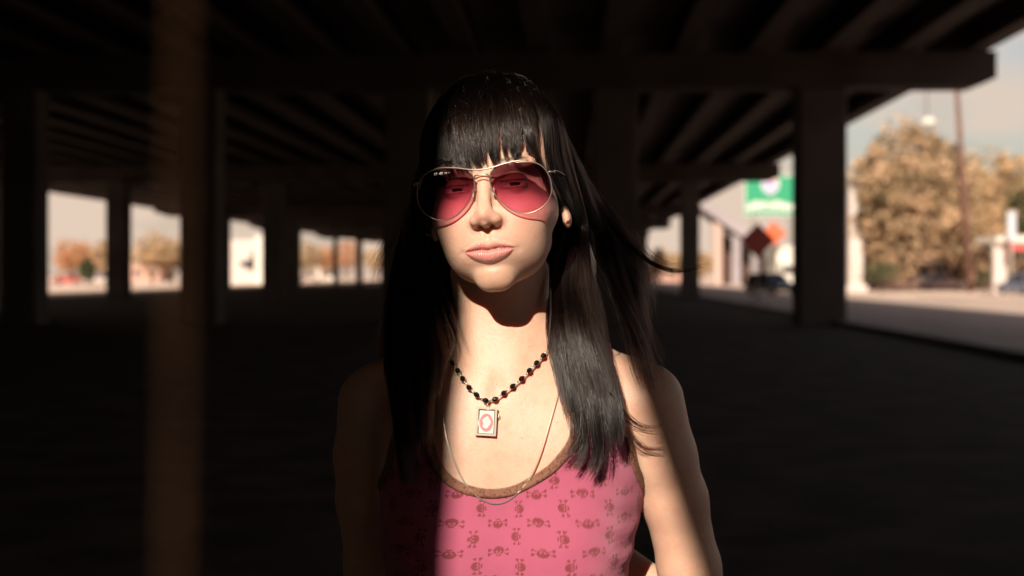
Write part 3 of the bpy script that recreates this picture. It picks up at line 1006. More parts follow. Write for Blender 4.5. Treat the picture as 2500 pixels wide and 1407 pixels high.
# the maker's tiny white lettering on the corner of one lens
m = MB()
glyph = [(-5.05, .13), (-4.86, .13), (-4.52, .10), (-4.38, .13), (-4.22, .1), (-3.90, .08), (-3.74, .08), (-3.46, .06)]
for i, (x, wd) in enumerate(glyph):
    zc = 1.50 + .02 * (i % 2); h = .26 if i in (0, 1, 3, 4) else (.15 if i < 7 else .09)
    for (xa, xb, za, zb) in ((x, x + wd * .4, zc - h / 2, zc + h / 2), (x + wd * .4, x + wd, zc + h * .15, zc + h / 2)):
        q = [gw(a, b_, dy) for dy in (-.065, -.055) for a, b_ in ((xa, za), (xb, za), (xb, zb), (xa, zb))]
        m.add(q, [(0, 3, 2, 1), (4, 5, 6, 7), (0, 1, 5, 4), (1, 2, 6, 5), (2, 3, 7, 6), (3, 0, 4, 7)])
m.build('lens_mark', mat('white_mark', (.75, .75, .72), .5), glasses)

# ================================================================ hair
hrng = np.random.default_rng(11)
HC = np.array([0, .8, 3.4]); HRAD = np.array([8.25, 10.0, 9.9])
POLE = np.array([-.06, .16, 1.0]); POLE /= np.linalg.norm(POLE)
FWD = np.array([0, -1.0, 0]); FWD = FWD - POLE * (FWD @ POLE); FWD /= np.linalg.norm(FWD)
RGT = np.cross(FWD, POLE); RGT = RGT if RGT[0] > 0 else -RGT


def cap_pt(phi, tau, lift=0.0):
    dr = math.cos(tau) * POLE + math.sin(tau) * (math.cos(phi) * FWD + math.sin(phi) * RGT)
    t = 1 / np.linalg.norm(dr / HRAD)
    return from_head(HC + dr * (t + lift))


def W3(px, py, d): return P(px, py, d)


def guide(phi, taus, tail, lift=0.0, tw=0.0):
    """from the crown over the scalp, then through places given as (px, py, depth)"""
    pts = [cap_pt(R_(phi + tw * (t / 90.0)), R_(t), lift) for t in taus]
    pts += [W3(*q) for q in tail]
    return resample(catmull(pts, 80), 40)


def sheet(guides, n, clumps=40, clump=.6, thick=.004, jit=.0012, short=.10, tipspread=.0, wav=.0015, seed=0, taper_clump=1.0, t0=0.0, rmin=0.0, doff=.0012, macro=0, mstr=.9, mlen=.0):
    """n strands between an ordered row of guides"""
    r = np.random.default_rng(seed)
    G = np.stack(guides)                                   # g x 40 x 3
    g, K, _ = G.shape
    u = r.random(n) * (g - 1)
    cu = (np.floor(u / (g - 1) * clumps) + .5 + r.normal(0, .18, n)) / clumps * (g - 1)
    cu = np.clip(cu, 0, g - 1.0001)
    M = 30
    t = np.linspace(0, 1, M)
    endt = 1 - short * r.random(n) ** 1.6
    if t0 > 0 or rmin > 0:
        start = t0 + rmin * r.random(n)
    else: start = np.zeros(n)
    T = start[:, None] + (endt - start)[:, None] * t[None]         # n x M guide param
    w = clump * T ** 1.5 * taper_clump
    uu = u[:, None] * (1 - w) + cu[:, None] * w
    if macro:
        rm = np.random.default_rng(seed + 77)
        edges_ = np.sort(np.r_[0, g - 1, rm.uniform(0, g - 1, macro - 1) * .5 + np.linspace(0, g - 1, macro + 1)[1:-1] * .5])
        mi = np.clip(np.searchsorted(edges_, cu) - 1, 0, macro - 1)
        mc = (edges_[mi] + edges_[mi + 1]) / 2 + rm.normal(0, .10, macro)[mi]
        mc = np.clip(mc, 0, g - 1.0001)
        ml = (1 - mlen * rm.random(macro))[mi]
        T = T * ml[:, None]
        wm = mstr * np.clip((t[None] - (.35 if macro < 14 else .62)) / (.65 if macro < 14 else .38), 0, 1) ** 1.6
        uu = uu * (1 - wm) + mc[:, None] * wm
        w = np.maximum(w, wm * .8)
    i = np.clip(uu.astype(int), 0, g - 2); fu = (uu - i)[..., None]
    kk = T * (K - 1); k = np.clip(kk.astype(int), 0, K - 2); fk = (kk - k)[..., None]

    def at(a, b): return G[a, b]
    pos = (at(i, k) * (1 - fk) + at(i, k + 1) * fk) * (1 - fu) + (at(i + 1, k) * (1 - fk) + at(i + 1, k + 1) * fk) * fu
    pj = r.normal(0, 1, (n, 1, 3)) * jit * (0.4 + T[..., None] * (1 + tipspread))
    dep = r.random(n)[:, None] * thick * (1 - w * .3)
    ctr = np.array([HO[0], HO[1] + .03, 0])
    out = pos - ctr; out[..., 2] *= .3
    out /= np.linalg.norm(out, axis=-1, keepdims=True) + 1e-9
    clv = np.random.default_rng(seed + 5)
    ci = np.floor(u / (g - 1) * clumps).astype(int)
    cph = clv.random((clumps + 1, 3)) * 6.28; camp = clv.normal(0, 1, (clumps + 1, 1))
    coff = clv.normal(0, 1, (clumps + 1,))
    s = T[..., None]
    wave = np.sin(s * 7 + cph[ci][:, None, :]) * wav * s * (1 + camp[ci][:, None, :] * .5)
    pos = pos + pj + wave + out * (-dep + coff[ci][:, None] * doff * T * (.4 + .6 * np.sin(3 * T + coff[ci][:, None])))[..., None]
    fz = np.sin(T[..., None] * (20 + 20 * r.random((n, 1, 1))) + r.random((n, 1, 3)) * 6.28) * .0007 * T[..., None]
    return pos + fz


def push_out(pos, margin=.0035, it=3):
    sh = pos.shape; q = pos.reshape(-1, 3).astype(np.float32)
    for _ in range(it):
        d = np.minimum(body_sdf(q), top_sdf(q))
        m = d < margin
        if not m.any(): break
        qq = q[m]; g = grad(lambda p: np.minimum(body_sdf(p), top_sdf(p)), qq)
        q[m] = qq + g * np.clip(margin - d[m], 0, .02)[:, None]
    return q.reshape(sh)


def curves(name, pos, mat_, parent, rad=.00022, tip=.35, rj=.35):
    n, M, _ = pos.shape
    cu = bpy.data.hair_curves.new(name)
    cu.add_curves([M] * n)
    cu.points.foreach_set('position', pos.astype(np.float32).ravel())
    r = rad * (1 + rj * (hrng.random((n, 1)) - .5)) * (1 - (1 - tip) * np.linspace(0, 1, M)[None] ** 3)
    cu.points.foreach_set('radius', r.astype(np.float32).ravel())
    cu.materials.append(mat_)
    o = bpy.data.objects.new(name, cu); COL.objects.link(o); o.parent = parent
    return o


m, nt, b, out = newmat('black_hair'); nt.nodes.remove(b)
h = nt.nodes.new('ShaderNodeBsdfHairPrincipled'); h.model = 'CHIANG'; h.parametrization = 'COLOR'
h.inputs['Color'].default_value = HAIRCOL
h.inputs['Roughness'].default_value = .23; h.inputs['Radial Roughness'].default_value = .5
h.inputs['Coat'].default_value = .12
h.inputs['Random Roughness'].default_value = .6; h.inputs['IOR'].default_value = 1.40
nt.links.new(h.outputs[0], out.inputs['Surface']); hair_m = m
base_m = mat('hair_base', (.010, .007, .006), .55, spec=.12)


def shell(name, guides, parent, inset=.004, t1=.86, th=.006, shrink=.12):
    """a solid dark mass under the strands so no light leaks through"""
    G = np.stack(guides); g, K, _ = G.shape
    k1 = int(K * t1); G = G[:, :k1]
    mid = G.mean(0, keepdims=True)
    w = (shrink + (.45 - shrink) * np.clip((np.linspace(0, 1, k1) - .75) / .25, 0, 1) ** 1.5)[None, :, None]
    G = G + (mid - G) * w * np.abs(np.linspace(-1, 1, g))[:, None, None] ** 1.0
    ctr = np.array([HO[0], HO[1] + .03, 0]); o = G - ctr; o[..., 2] *= .3; o /= np.linalg.norm(o, axis=-1, keepdims=True) + 1e-9
    A = G - o * inset; B = G - o * (inset + th)
    A = push_out(A, .002, 2); B = push_out(B, -.002, 2)
    V = np.concatenate([A.reshape(-1, 3), B.reshape(-1, 3)]); n = g * k1
    i = np.arange(n).reshape(g, k1)
    q = np.stack([i[:-1, :-1], i[1:, :-1], i[1:, 1:], i[:-1, 1:]], -1).reshape(-1, 4)
    fs = [q, q[:, ::-1] + n]
    for e in (i[0], i[-1][::-1], i[:, -1], i[:, 0][::-1]):
        fs.append(np.stack([e[:-1], e[1:], e[1:] + n, e[:-1] + n], 1))
    return V, np.concatenate(fs)


T_CAP = [3, 12, 24, 36, 48, 60]
# ---- fringe
fr_end = [(-68, 110), (-56, 109.5), (-44, 109), (-33, 108), (-22, 107), (-11, 106.5), (0, 106), (11, 105.5), (22, 105.5), (34, 106), (47, 107)]
fringe_g = []
for phi, te in fr_end:
    ts = list(np.linspace(3, te - 14, 9))
    pts = [cap_pt(R_(phi * (1 - .10 * t / 90)), R_(t), .035 * math.exp(-((t - 82) / 20) ** 2)) for t in ts]
    e0 = cap_pt(R_(phi * .88), R_(te - 7), .018); e1 = cap_pt(R_(phi * .86 + 2), R_(te + 2.0), -.012)
    fringe_g.append(resample(catmull(pts + [e0, e1], 80), 40))
# ---- right side (picture right): swept over the temple, behind the ear, forward over the shoulder
RG = [
    guide(50, [3, 15, 30, 45, 60, 76], [(1334, 395, 1.535), (1362, 460, 1.560), (1392, 520, 1.625), (1372, 610, 1.615), (1347, 700, 1.595), (1343, 780, 1.565), (1358, 880, 1.548), (1385, 975, 1.535), (1402, 1050, 1.53), (1400, 1100, 1.525), (1368, 1122, 1.52)]),
    guide(58, [3, 15, 30, 45, 60, 76], [(1350, 395, 1.545), (1376, 462, 1.565), (1402, 530, 1.63), (1388, 620, 1.61), (1372, 700, 1.59), (1372, 790, 1.56), (1396, 890, 1.543), (1420, 985, 1.528), (1436, 1060, 1.522), (1432, 1105, 1.52), (1402, 1130, 1.517)]),
    guide(67, [3, 15, 30, 45, 60, 76], [(1366, 392, 1.56), (1388, 462, 1.575), (1413, 535, 1.63), (1407, 620, 1.605), (1400, 705, 1.585), (1412, 800, 1.555), (1440, 900, 1.54), (1462, 990, 1.525), (1474, 1060, 1.52), (1478, 1110, 1.518), (1462, 1150, 1.515)]),
    guide(76, [3, 15, 30, 45, 60, 75], [(1380, 388, 1.575), (1400, 462, 1.59), (1423, 540, 1.63), (1425, 620, 1.605), (1432, 710, 1.585), (1455, 810, 1.56), (1485, 905, 1.54), (1505, 990, 1.525), (1514, 1065, 1.52), (1512, 1125, 1.517), (1500, 1168, 1.515)]),
    guide(86, [3, 15, 30, 45, 60, 73], [(1392, 380, 1.60), (1412, 455, 1.63), (1434, 545, 1.635), (1444, 625, 1.61), (1462, 715, 1.59), (1492, 815, 1.57), (1522, 905, 1.55), (1540, 985, 1.54), (1550, 1050, 1.535), (1553, 1105, 1.53), (1546, 1155, 1.525)]),
]
# ---- dark mass blown over the shoulder on the picture right
RB = [
    guide(96, [3, 15, 30, 45, 60, 72], [(1398, 380, 1.63), (1425, 460, 1.64), (1452, 550, 1.645), (1470, 640, 1.625), (1498, 730, 1.61), (1530, 820, 1.59), (1556, 900, 1.565), (1582, 965, 1.55), (1620, 1010, 1.54)]),
    guide(106, [3, 15, 30, 45, 60, 72], [(1404, 385, 1.65), (1440, 470, 1.66), (1480, 560, 1.66), (1505, 650, 1.64), (1530, 740, 1.625), (1562, 830, 1.605), (1580, 905, 1.58), (1606, 955, 1.565), (1640, 985, 1.55)]),
    guide(118, [3, 15, 30, 45, 60, 72], [(1408, 390, 1.68), (1452, 470, 1.69), (1500, 555, 1.69), (1530, 650, 1.67), (1552, 740, 1.65), (1580, 820, 1.635), (1610, 880, 1.61), (1635, 920, 1.60), (1652, 950, 1.58)]),
    guide(132, [3, 15, 30, 45, 60, 72], [(1400, 400, 1.70), (1455, 470, 1.71), (1510, 540, 1.71), (1545, 620, 1.70), (1560, 700, 1.69), (1575, 780, 1.68), (1590, 850, 1.67), (1600, 900, 1.67), (1610, 940, 1.67)]),
]
# ---- left side (picture left)
LG = [
    guide(-62, [3, 15, 30, 45, 60, 78], [(1052, 430, 1.55), (1040, 500, 1.58), (1032, 580, 1.61), (1040, 660, 1.61), (1062, 740, 1.59), (1088, 820, 1.565), (1080, 885, 1.555), (1070, 930, 1.552)]),
    guide(-72, [3, 15, 30, 45, 60, 76], [(1036, 430, 1.57), (1028, 510, 1.60), (1022, 590, 1.62), (1026, 680, 1.61), (1042, 770, 1.58), (1062, 860, 1.555), (1060, 950, 1.54), (1048, 1020, 1.535), (1040, 1070, 1.53)]),
    guide(-84, [3, 15, 30, 45, 60, 74], [(1024, 425, 1.60), (1014, 520, 1.62), (1005, 610, 1.63), (1003, 710, 1.61), (1010, 810, 1.58), (1022, 910, 1.555), (1028, 1010, 1.535), (1026, 1080, 1.525), (1035, 1130, 1.52)]),
    guide(-98, [3, 15, 30, 45, 60, 72], [(1016, 425, 1.63), (1000, 520, 1.64), (985, 610, 1.64), (975, 710, 1.62), (972, 820, 1.60), (980, 930, 1.57), (992, 1030, 1.545), (1000, 1110, 1.53), (1005, 1170, 1.525)]),
    guide(-114, [3, 15, 30, 45, 60, 72], [(1012, 430, 1.67), (990, 520, 1.67), (965, 610, 1.67), (945, 710, 1.65), (935, 820, 1.62), (935, 930, 1.60), (942, 1030, 1.57), (955, 1110, 1.55), (965, 1170, 1.545)]),
]
# ---- back
BG = []
for k, phi in enumerate(np.linspace(-125, -235, 9)):
    x0 = 1010 + k * 49; f = k / 8
    BG.append(guide(phi, [3, 15, 30, 45, 60, 75, 90], [(x0 + 10, 500, 1.735), (x0 - 30 + 60 * f, 620, 1.745), (x0 - 65 + 130 * f, 740, 1.755), (x0 - 85 + 170 * f, 860, 1.765), (x0 - 90 + 175 * f, 980, 1.77), (x0 - 80 + 160 * f, 1080, 1.77)]))

head_anchor = person
SETS = []
SETS.append(('fringe', fringe_g, dict(n=6200, clumps=42, clump=.55, macro=17, mstr=.60, mlen=.035, thick=.0045, jit=.0007, short=.13, wav=.0012, seed=1, rmin=.12), .0048, .66, .0035))
SETS.append(('hair', RG, dict(n=7500, clumps=44, clump=.55, macro=10, mstr=.86, mlen=.16, thick=.018, jit=.0012, short=.16, wav=.0045, doff=.0045, seed=2, rmin=.05), .007, .70, .010))
SETS.append(('hair', RB, dict(n=1500, clumps=18, clump=.6, macro=6, mstr=.85, mlen=.25, thick=.012, jit=.002, short=.25, wav=.006, seed=3, rmin=.05), .010, .40, .008))
SETS.append(('hair', LG, dict(n=4200, clumps=36, clump=.5, macro=9, mstr=.8, mlen=.2, thick=.016, jit=.0015, short=.2, wav=.004, seed=4, rmin=.05), .007, .68, .010))
SETS.append(('hair', BG, dict(n=3000, clumps=24, clump=.4, thick=.02, jit=.002, short=.2, wav=.005, seed=5, rmin=.05), .006, .86, .012))
strands = {}; SV = []; SF = []; ns = 0
for nm, G, kw, inset, t1, th in SETS:
    pos = sheet(G, **kw)
    strands.setdefault(nm, []).append(push_out(pos, .0022 if nm == 'fringe' else .003))
    Vs, Fs = shell(nm, G, None, inset, t1, th, .04 if nm == 'fringe' else .10)
    if nm == 'fringe':
        fringe = link('fringe', npmesh('fringe', Vs, Fs), base_m, person)
    else:
        SV.append(Vs); SF.append(Fs + ns); ns += len(Vs)
# gap filler between fringe and sides: a close skull cap
sc_t = np.linspace(1, 82, 26); sc_p = np.linspace(-180, 180, 73)
Vc = np.array([cap_pt(R_(p), R_(t), -.75) for t in sc_t for p in sc_p]); i = np.arange(len(Vc)).reshape(26, 73)
ok = np.array([[(abs((sc_p[b] + sc_p[b + 1]) / 2) > 52 or sc_t[a] < 62) for b in range(72)] for a in range(25)])
qc = np.stack([i[:-1, :-1], i[:-1, 1:], i[1:, 1:], i[1:, :-1]], -1)[ok].reshape(-1, 4)
SV.append(Vc); SF.append(qc + ns)
hair = link('hair', npmesh('hair', np.concatenate(SV), np.concatenate(SF)), base_m, person)


def wisps(paths, per, spread, seed, jit=.0006, fan=1.0):
    r = np.random.default_rng(seed); res = []
    for pth in paths:
        c = resample(catmull([W3(*q) for q in pth], 60), 30)
        o = r.normal(0, 1, (per, 1, 3)) * spread * np.array([1, .6, 1])
        t = np.linspace(0, 1, 30)[None, :, None]
        prof = .35 + (t ** 1.2) * fan
        bend = r.normal(0, 1, (per, 1, 3)) * spread * 1.2 * np.sin(t * math.pi * (0.8 + r.random((per, 1, 1)) * .8))
        L_ = 1 - .35 * r.random((per, 1))
        tt = np.linspace(0, 1, 30)[None] * L_
        base = np.stack([np.stack([np.interp(tt[j], np.linspace(0, 1, 30), c[:, k]) for k in range(3)], 1) for j in range(per)])
        res.append(base + o * prof + bend)
    return np.concatenate(res)


WS = []
# blown lock on the right
WS.append(wisps([[(1440, 500, 1.66), (1500, 560, 1.66), (1550, 610, 1.66), (1600, 648, 1.655), (1660, 662, 1.65), (1730, 645, 1.645)]], 60, .0016, 21, fan=.5))
WS.append(wisps([[(1440, 480, 1.66), (1510, 545, 1.66), (1560, 600, 1.66), (1600, 640, 1.655), (1640, 655, 1.65), (1700, 640, 1.645)],
                 [(1450, 480, 1.67), (1500, 540, 1.67), (1545, 560, 1.67), (1580, 560, 1.67), (1600, 545, 1.67)]], 16, .003, 22))
WS.append(wisps([[(1430, 520, 1.66), (1480, 590, 1.66), (1520, 640, 1.66), (1548, 700, 1.655), (1560, 760, 1.65)],
                 [(1430, 500, 1.67), (1500, 560, 1.67), (1550, 620, 1.67), (1575, 690, 1.66), (1578, 760, 1.65)]], 200, .0055, 23, fan=.7))
# curling ends over the arm
WS.append(wisps([[(1500, 985, 1.525), (1535, 1020, 1.53), (1570, 1040, 1.535), (1605, 1042, 1.535), (1632, 1030, 1.53)],
                 [(1500, 1000, 1.525), (1540, 1038, 1.53), (1575, 1056, 1.535), (1600, 1058, 1.535), (1622, 1050, 1.53)],
                 [(1490, 960, 1.525), (1530, 1010, 1.53), (1575, 1048, 1.53), (1612, 1047, 1.53)]], 16, .0011, 24, fan=.9))
# left wisps to the air and over the collar bone
WS.append(wisps([[(1020, 480, 1.62), (990, 540, 1.63), (950, 600, 1.63), (925, 650, 1.63), (915, 690, 1.63)],
                 [(1010, 500, 1.63), (960, 570, 1.64), (925, 640, 1.64), (905, 720, 1.64)]], 16, .003, 25))
WS.append(wisps([[(1058, 640, 1.59), (1085, 720, 1.575), (1112, 790, 1.56), (1135, 845, 1.555), (1150, 880, 1.553)]], 9, .0009, 26, fan=1.2))
WS.append(wisps([[(1062, 700, 1.59), (1092, 780, 1.57), (1110, 830, 1.56), (1100, 870, 1.555), (1080, 905, 1.55), (1100, 915, 1.545), (1120, 900, 1.54)],
                 [(1062, 700, 1.59), (1088, 780, 1.57), (1100, 850, 1.56), (1078, 905, 1.55), (1092, 914, 1.545), (1114, 912, 1.54)]], 8, .0009, 27))
# lock across the right temple
WS.append(wisps([[(1270, 265, 1.50), (1295, 330, 1.49), (1318, 395, 1.495), (1338, 450, 1.515), (1352, 500, 1.54)]], 110, .0016, 28, fan=.6))
WS.append(wisps([[(1340, 640, 1.59), (1345, 760, 1.56), (1340, 850, 1.552), (1350, 900, 1.55), (1372, 935, 1.545), (1400, 950, 1.54)]], 5, .0007, 29))
# loose ends of the right lock
WS.append(wisps([[(1420, 1000, 1.525), (1420, 1060, 1.52), (1400, 1100, 1.518), (1375, 1112, 1.516), (1360, 1108, 1.515)],
                 [(1400, 1010, 1.525), (1402, 1070, 1.52), (1388, 1105, 1.518), (1362, 1122, 1.516)]], 45, .0022, 30, fan=1.0))
# stray hairs on the crown
r = np.random.default_rng(31); st = []
for k in range(140):
    phi = r.uniform(-180, 180); t_ = r.uniform(5, 70); L_ = r.uniform(8, 26); dph = r.normal(0, 12)
    st.append(resample(np.array([cap_pt(R_(phi + dph * s_), R_(t_ + L_ * s_), .02 + .35 * math.sin(s_ * 2.6) * r.uniform(.3, 1.6)) for s_ in np.linspace(0, 1, 10)]), 30))
WS.append(np.stack(st))
ws = push_out(np.concatenate(WS), .0022)
hs = [p for k, v in strands.items() if k != 'fringe' for p in v]
curves('strands', np.concatenate(hs), hair_m, hair, rad=.00021)
curves('loose_strands', ws, hair_m, hair, rad=.00016)
curves('strands', strands['fringe'][0], hair_m, fringe, rad=.00018)

# ================================================================ ground and roads
def sheet_rect(name, x0, x1, y0, y1, z, m, kind='structure', sub=1):
    b = MB(); b.add([(x0, y0, z), (x1, y0, z), (x1, y1, z), (x0, y1, z)], [(0, 1, 2, 3)])
    o = b.build(name, m); return tag(o, kind=kind)


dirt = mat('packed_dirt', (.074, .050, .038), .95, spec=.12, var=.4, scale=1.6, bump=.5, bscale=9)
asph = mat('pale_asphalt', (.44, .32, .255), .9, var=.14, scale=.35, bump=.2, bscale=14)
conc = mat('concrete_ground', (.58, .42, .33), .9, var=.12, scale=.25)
grassm = mat('dry_grass', (.60, .43, .33), .95, var=.3, scale=.8)
line_m = mat('road_line', (.55, .50, .42), .8, var=.1, scale=2)
OA = math.atan(.0405)              # the elevated road runs a little to the right of straight ahead
ca, sa = math.cos(OA), math.sin(OA)


def L2W(u, v): return (u * ca + v * sa, -u * sa + v * ca)


def strip(name, u0, u1, v0, v1, z, m, kind='structure'):
    c = [L2W(u0, v0), L2W(u1, v0), L2W(u1, v1), L2W(u0, v1)]
    b = MB(); b.add([(x, y, z) for x, y in c], [(0, 1, 2, 3)]); return tag(b.build(name, m), kind=kind)


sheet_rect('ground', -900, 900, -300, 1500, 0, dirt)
strip('road', 8.0, 46, -60, 900, .008, asph)
strip('road_marking', 17.8, 17.95, -60, 500, .012, line_m)
strip('road_marking', 27.8, 27.95, -60, 500, .012, line_m)
strip('street', -100, -33.5, -60, 900, .008, conc)
sheet_rect('plaza', -500, 600, 175, 900, .016, conc)
k = MB()
for a, b_ in ((7.7, 8.0),):
    c = [L2W(a, -60), L2W(b_, -60), L2W(b_, 170), L2W(a, 170)]
    k.add([(x, y, 0) for x, y in c] + [(x, y, .14) for x, y in c], [(4, 5, 6, 7), (0, 1, 5, 4), (1, 2, 6, 5), (2, 3, 7, 6), (3, 0, 4, 7)])
tag(k.build('kerb', mat('kerb_concrete', (.20, .17, .15), .9, var=.2, scale=1)), kind='structure')
# grass verge and pavement beyond the road
strip('verge', 20.5, 80, 92, 118, .020, grassm)
strip('pavement', 23, 110, 118, 172, .022, conc)

# ================================================================ the elevated road
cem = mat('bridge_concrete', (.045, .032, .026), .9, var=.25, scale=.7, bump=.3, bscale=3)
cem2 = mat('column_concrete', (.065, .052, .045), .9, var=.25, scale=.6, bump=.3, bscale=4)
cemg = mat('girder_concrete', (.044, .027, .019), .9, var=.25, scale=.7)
over = empty('overpass', (0, 0, 0), -OA)
tag(over, 'wide dark concrete elevated road overhead on rows of square columns', 'overpass')


def wl(x, y):   # world to overpass-local
    return (x * ca - y * sa, x * sa + y * ca)


V0, V1 = -8.3, 300
slab = mat('shade_lift_soffit', (.55, .46, .39), .9, var=.15, scale=.5)  # colour paled to put light into the shaded recesses between girders
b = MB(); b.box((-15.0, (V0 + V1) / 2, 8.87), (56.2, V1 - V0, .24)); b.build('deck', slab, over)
for uu in (12.95, -42.95):
    b = MB(); b.prism([(uu - .16, 8.992), (uu + .16, 8.992), (uu + .13, 9.70), (uu - .13, 9.70)], V0, V1); b.build('barrier', cem, over)
GI = [(-.30, 7.90), (.30, 7.90), (.30, 8.08), (.14, 8.20), (.14, 8.60), (.25, 8.66), (.25, 8.748), (-.25, 8.748), (-.25, 8.66), (-.14, 8.60), (-.14, 8.20), (-.30, 8.08)]
for i in range(26):
    u0 = 11.7 - 2.1 * i
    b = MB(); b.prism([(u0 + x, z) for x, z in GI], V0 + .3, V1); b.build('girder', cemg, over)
b = MB(); b.box((-15, V0 + .145, 8.325), (54, .29, .845)); b.build('end_beam', cem, over)
for v_ in (0.0, 42, 84, 134, 174, 220):
    b = MB(); u0, u1 = -39.4, 12.25
    zt, zb = 7.895, 6.90
    b.prism([(u0, zt), (u0, zb + .45), (u0 + 1.4, zb), (u1 - .55, zb), (u1, zb + .22), (u1, zt)], v_ - .65, v_ + .65)
    if v_ > 1: b.build('cap_beam', cem, over)
cols_ = [(2000, 42, 1.38), (1500, 42, 1.3), (1000, 42, 1.3), (495, 42, 1.1), (62, 42, 1.05),
         (1684, 84, 1.08), (1420, 84, 1.1), (1040, 84, 1.1), (668, 84, 1.15), (290, 84, 1.2), (3, 84, 1.15),
         (1550, 134, 1.2), (960, 134, 1.2), (700, 134, .6), (722, 134, .9), (470, 134, 1.5), (819, 174, .6), (877, 174, .8), (1572, 174, .8), (940, 174, 1.0), (1040, 174, 1), (526, 134, 2.4)]
# unseen wall added left of the near bay to cut fill light; columns beyond
b = MB(); b.box((-22, 21, 3.947), (.7, 58, 7.89)); b.build('blocker_wall', cem2, over)
cols_ += [(-420, 84, 1.15), (-760, 84, 1.15), (-260, 134, 1.3), (-80, 134, 1.3)]
for px, d, wd in cols_:
    x = (px - 1250) / F * d
    u0, v_ = wl(x, d)
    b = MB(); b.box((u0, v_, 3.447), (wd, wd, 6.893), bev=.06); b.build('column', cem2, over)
# unseen column placed beside the photographer so its shade cuts down her side
xe_ = (1120 - 1250) / F * 1.54 + SUN.x * (1.54 + 1.8) / -SUN.y
b = MB(); b.box((*wl(xe_ - .45, -1.35), 3.94), (.90, .90, 7.87), rz=OA, bev=.02); b.build('column', cem2, over)
# unseen raking wall added behind the photographer to shade her far shoulder
t_ = 4.5
A_ = P(1375, 450, 1.60) + np.array(SUN) * t_; B_ = P(1668, 1300, 1.60) + np.array(SUN) * t_
sl_ = (A_[0] - B_[0]) / (A_[2] - B_[2])
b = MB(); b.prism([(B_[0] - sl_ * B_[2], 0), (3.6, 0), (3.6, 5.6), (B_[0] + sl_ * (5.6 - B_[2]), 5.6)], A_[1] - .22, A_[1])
tag(b.build('raking_blocker', cem2), 'raking concrete blocker added unseen behind the photographer to shade her shoulder', 'wall')
# unseen second deck and walls added behind the photographer to cut fill light
ov2 = empty('overpass', (0, 0, 0), -OA)
tag(ov2, 'unseen second deck added behind the photographer to cut sky light, open at one gap', 'overpass')
b = MB(); b.box((-15, -36.1, 8.53), (56.2, 48.0, .26)); b.box((-23.65, -10.2, 8.53), (38.9, 3.75, .24)); b.box((5.7, -10.2, 8.53), (14.6, 3.75, .24)); b.build('deck', cem, ov2)  # the two smaller boxes cover most of the gap to cut sky fill
for u0 in (-33, -24, -6, 3):
    b = MB(); b.box((u0, -14, 4.198), (1.2, 1.2, 8.39), bev=.06); b.build('column', cem2, ov2)
b = MB(); b.box((-15, -59, 4.198), (56, .6, 8.39)); b.build('end_blocker', cem2, ov2)  # unseen, added to shut off light from behind
for u0 in (-13, 9.3):
    b = MB(); b.box((u0, -35.6, 4.198), (.5, 46, 8.39)); b.build('side_blocker', cem2, ov2)  # unseen, added only to shut out light from the sides


# ================================================================ trees
def leafmat(name, c1, c2, c3):
    m, nt, b, out = newmat(name)
    N = nt.nodes; L = nt.links
    oi = N.new('ShaderNodeAttribute'); oi.attribute_name = 'leaf'
    r = N.new('ShaderNodeValToRGB'); e = r.color_ramp.elements
    e[0].color = (*c1, 1); e[1].color = (*c3, 1); q = e.new(.5); q.color = (*c2, 1)
    L.new(oi.outputs['Fac'], r.inputs['Fac']); L.new(r.outputs['Color'], b.inputs['Base Color'])
    b.inputs['Roughness'].default_value = .8; b.inputs['Specular IOR Level'].default_value = .2
    return m


gold_leaf = leafmat('golden_leaves', (.17, .115, .06), (.42, .27, .145), (.60, .38, .21))
olive_leaf = leafmat('olive_leaves', (.10, .075, .035), (.36, .235, .135), (.58, .38, .23))
rust_leaf = leafmat('rust_leaves', (.22, .10, .05), (.48, .23, .11), (.62, .30, .15))
green_leaf = leafmat('dark_green_leaves', (.020, .028, .014), (.05, .055, .025), (.10, .10, .04))
bark = mat('bark', (.11, .07, .05), .9, var=.3, scale=6)
kinds = {'gold': gold_leaf, 'olive': olive_leaf, 'rust': rust_leaf, 'green': green_leaf}


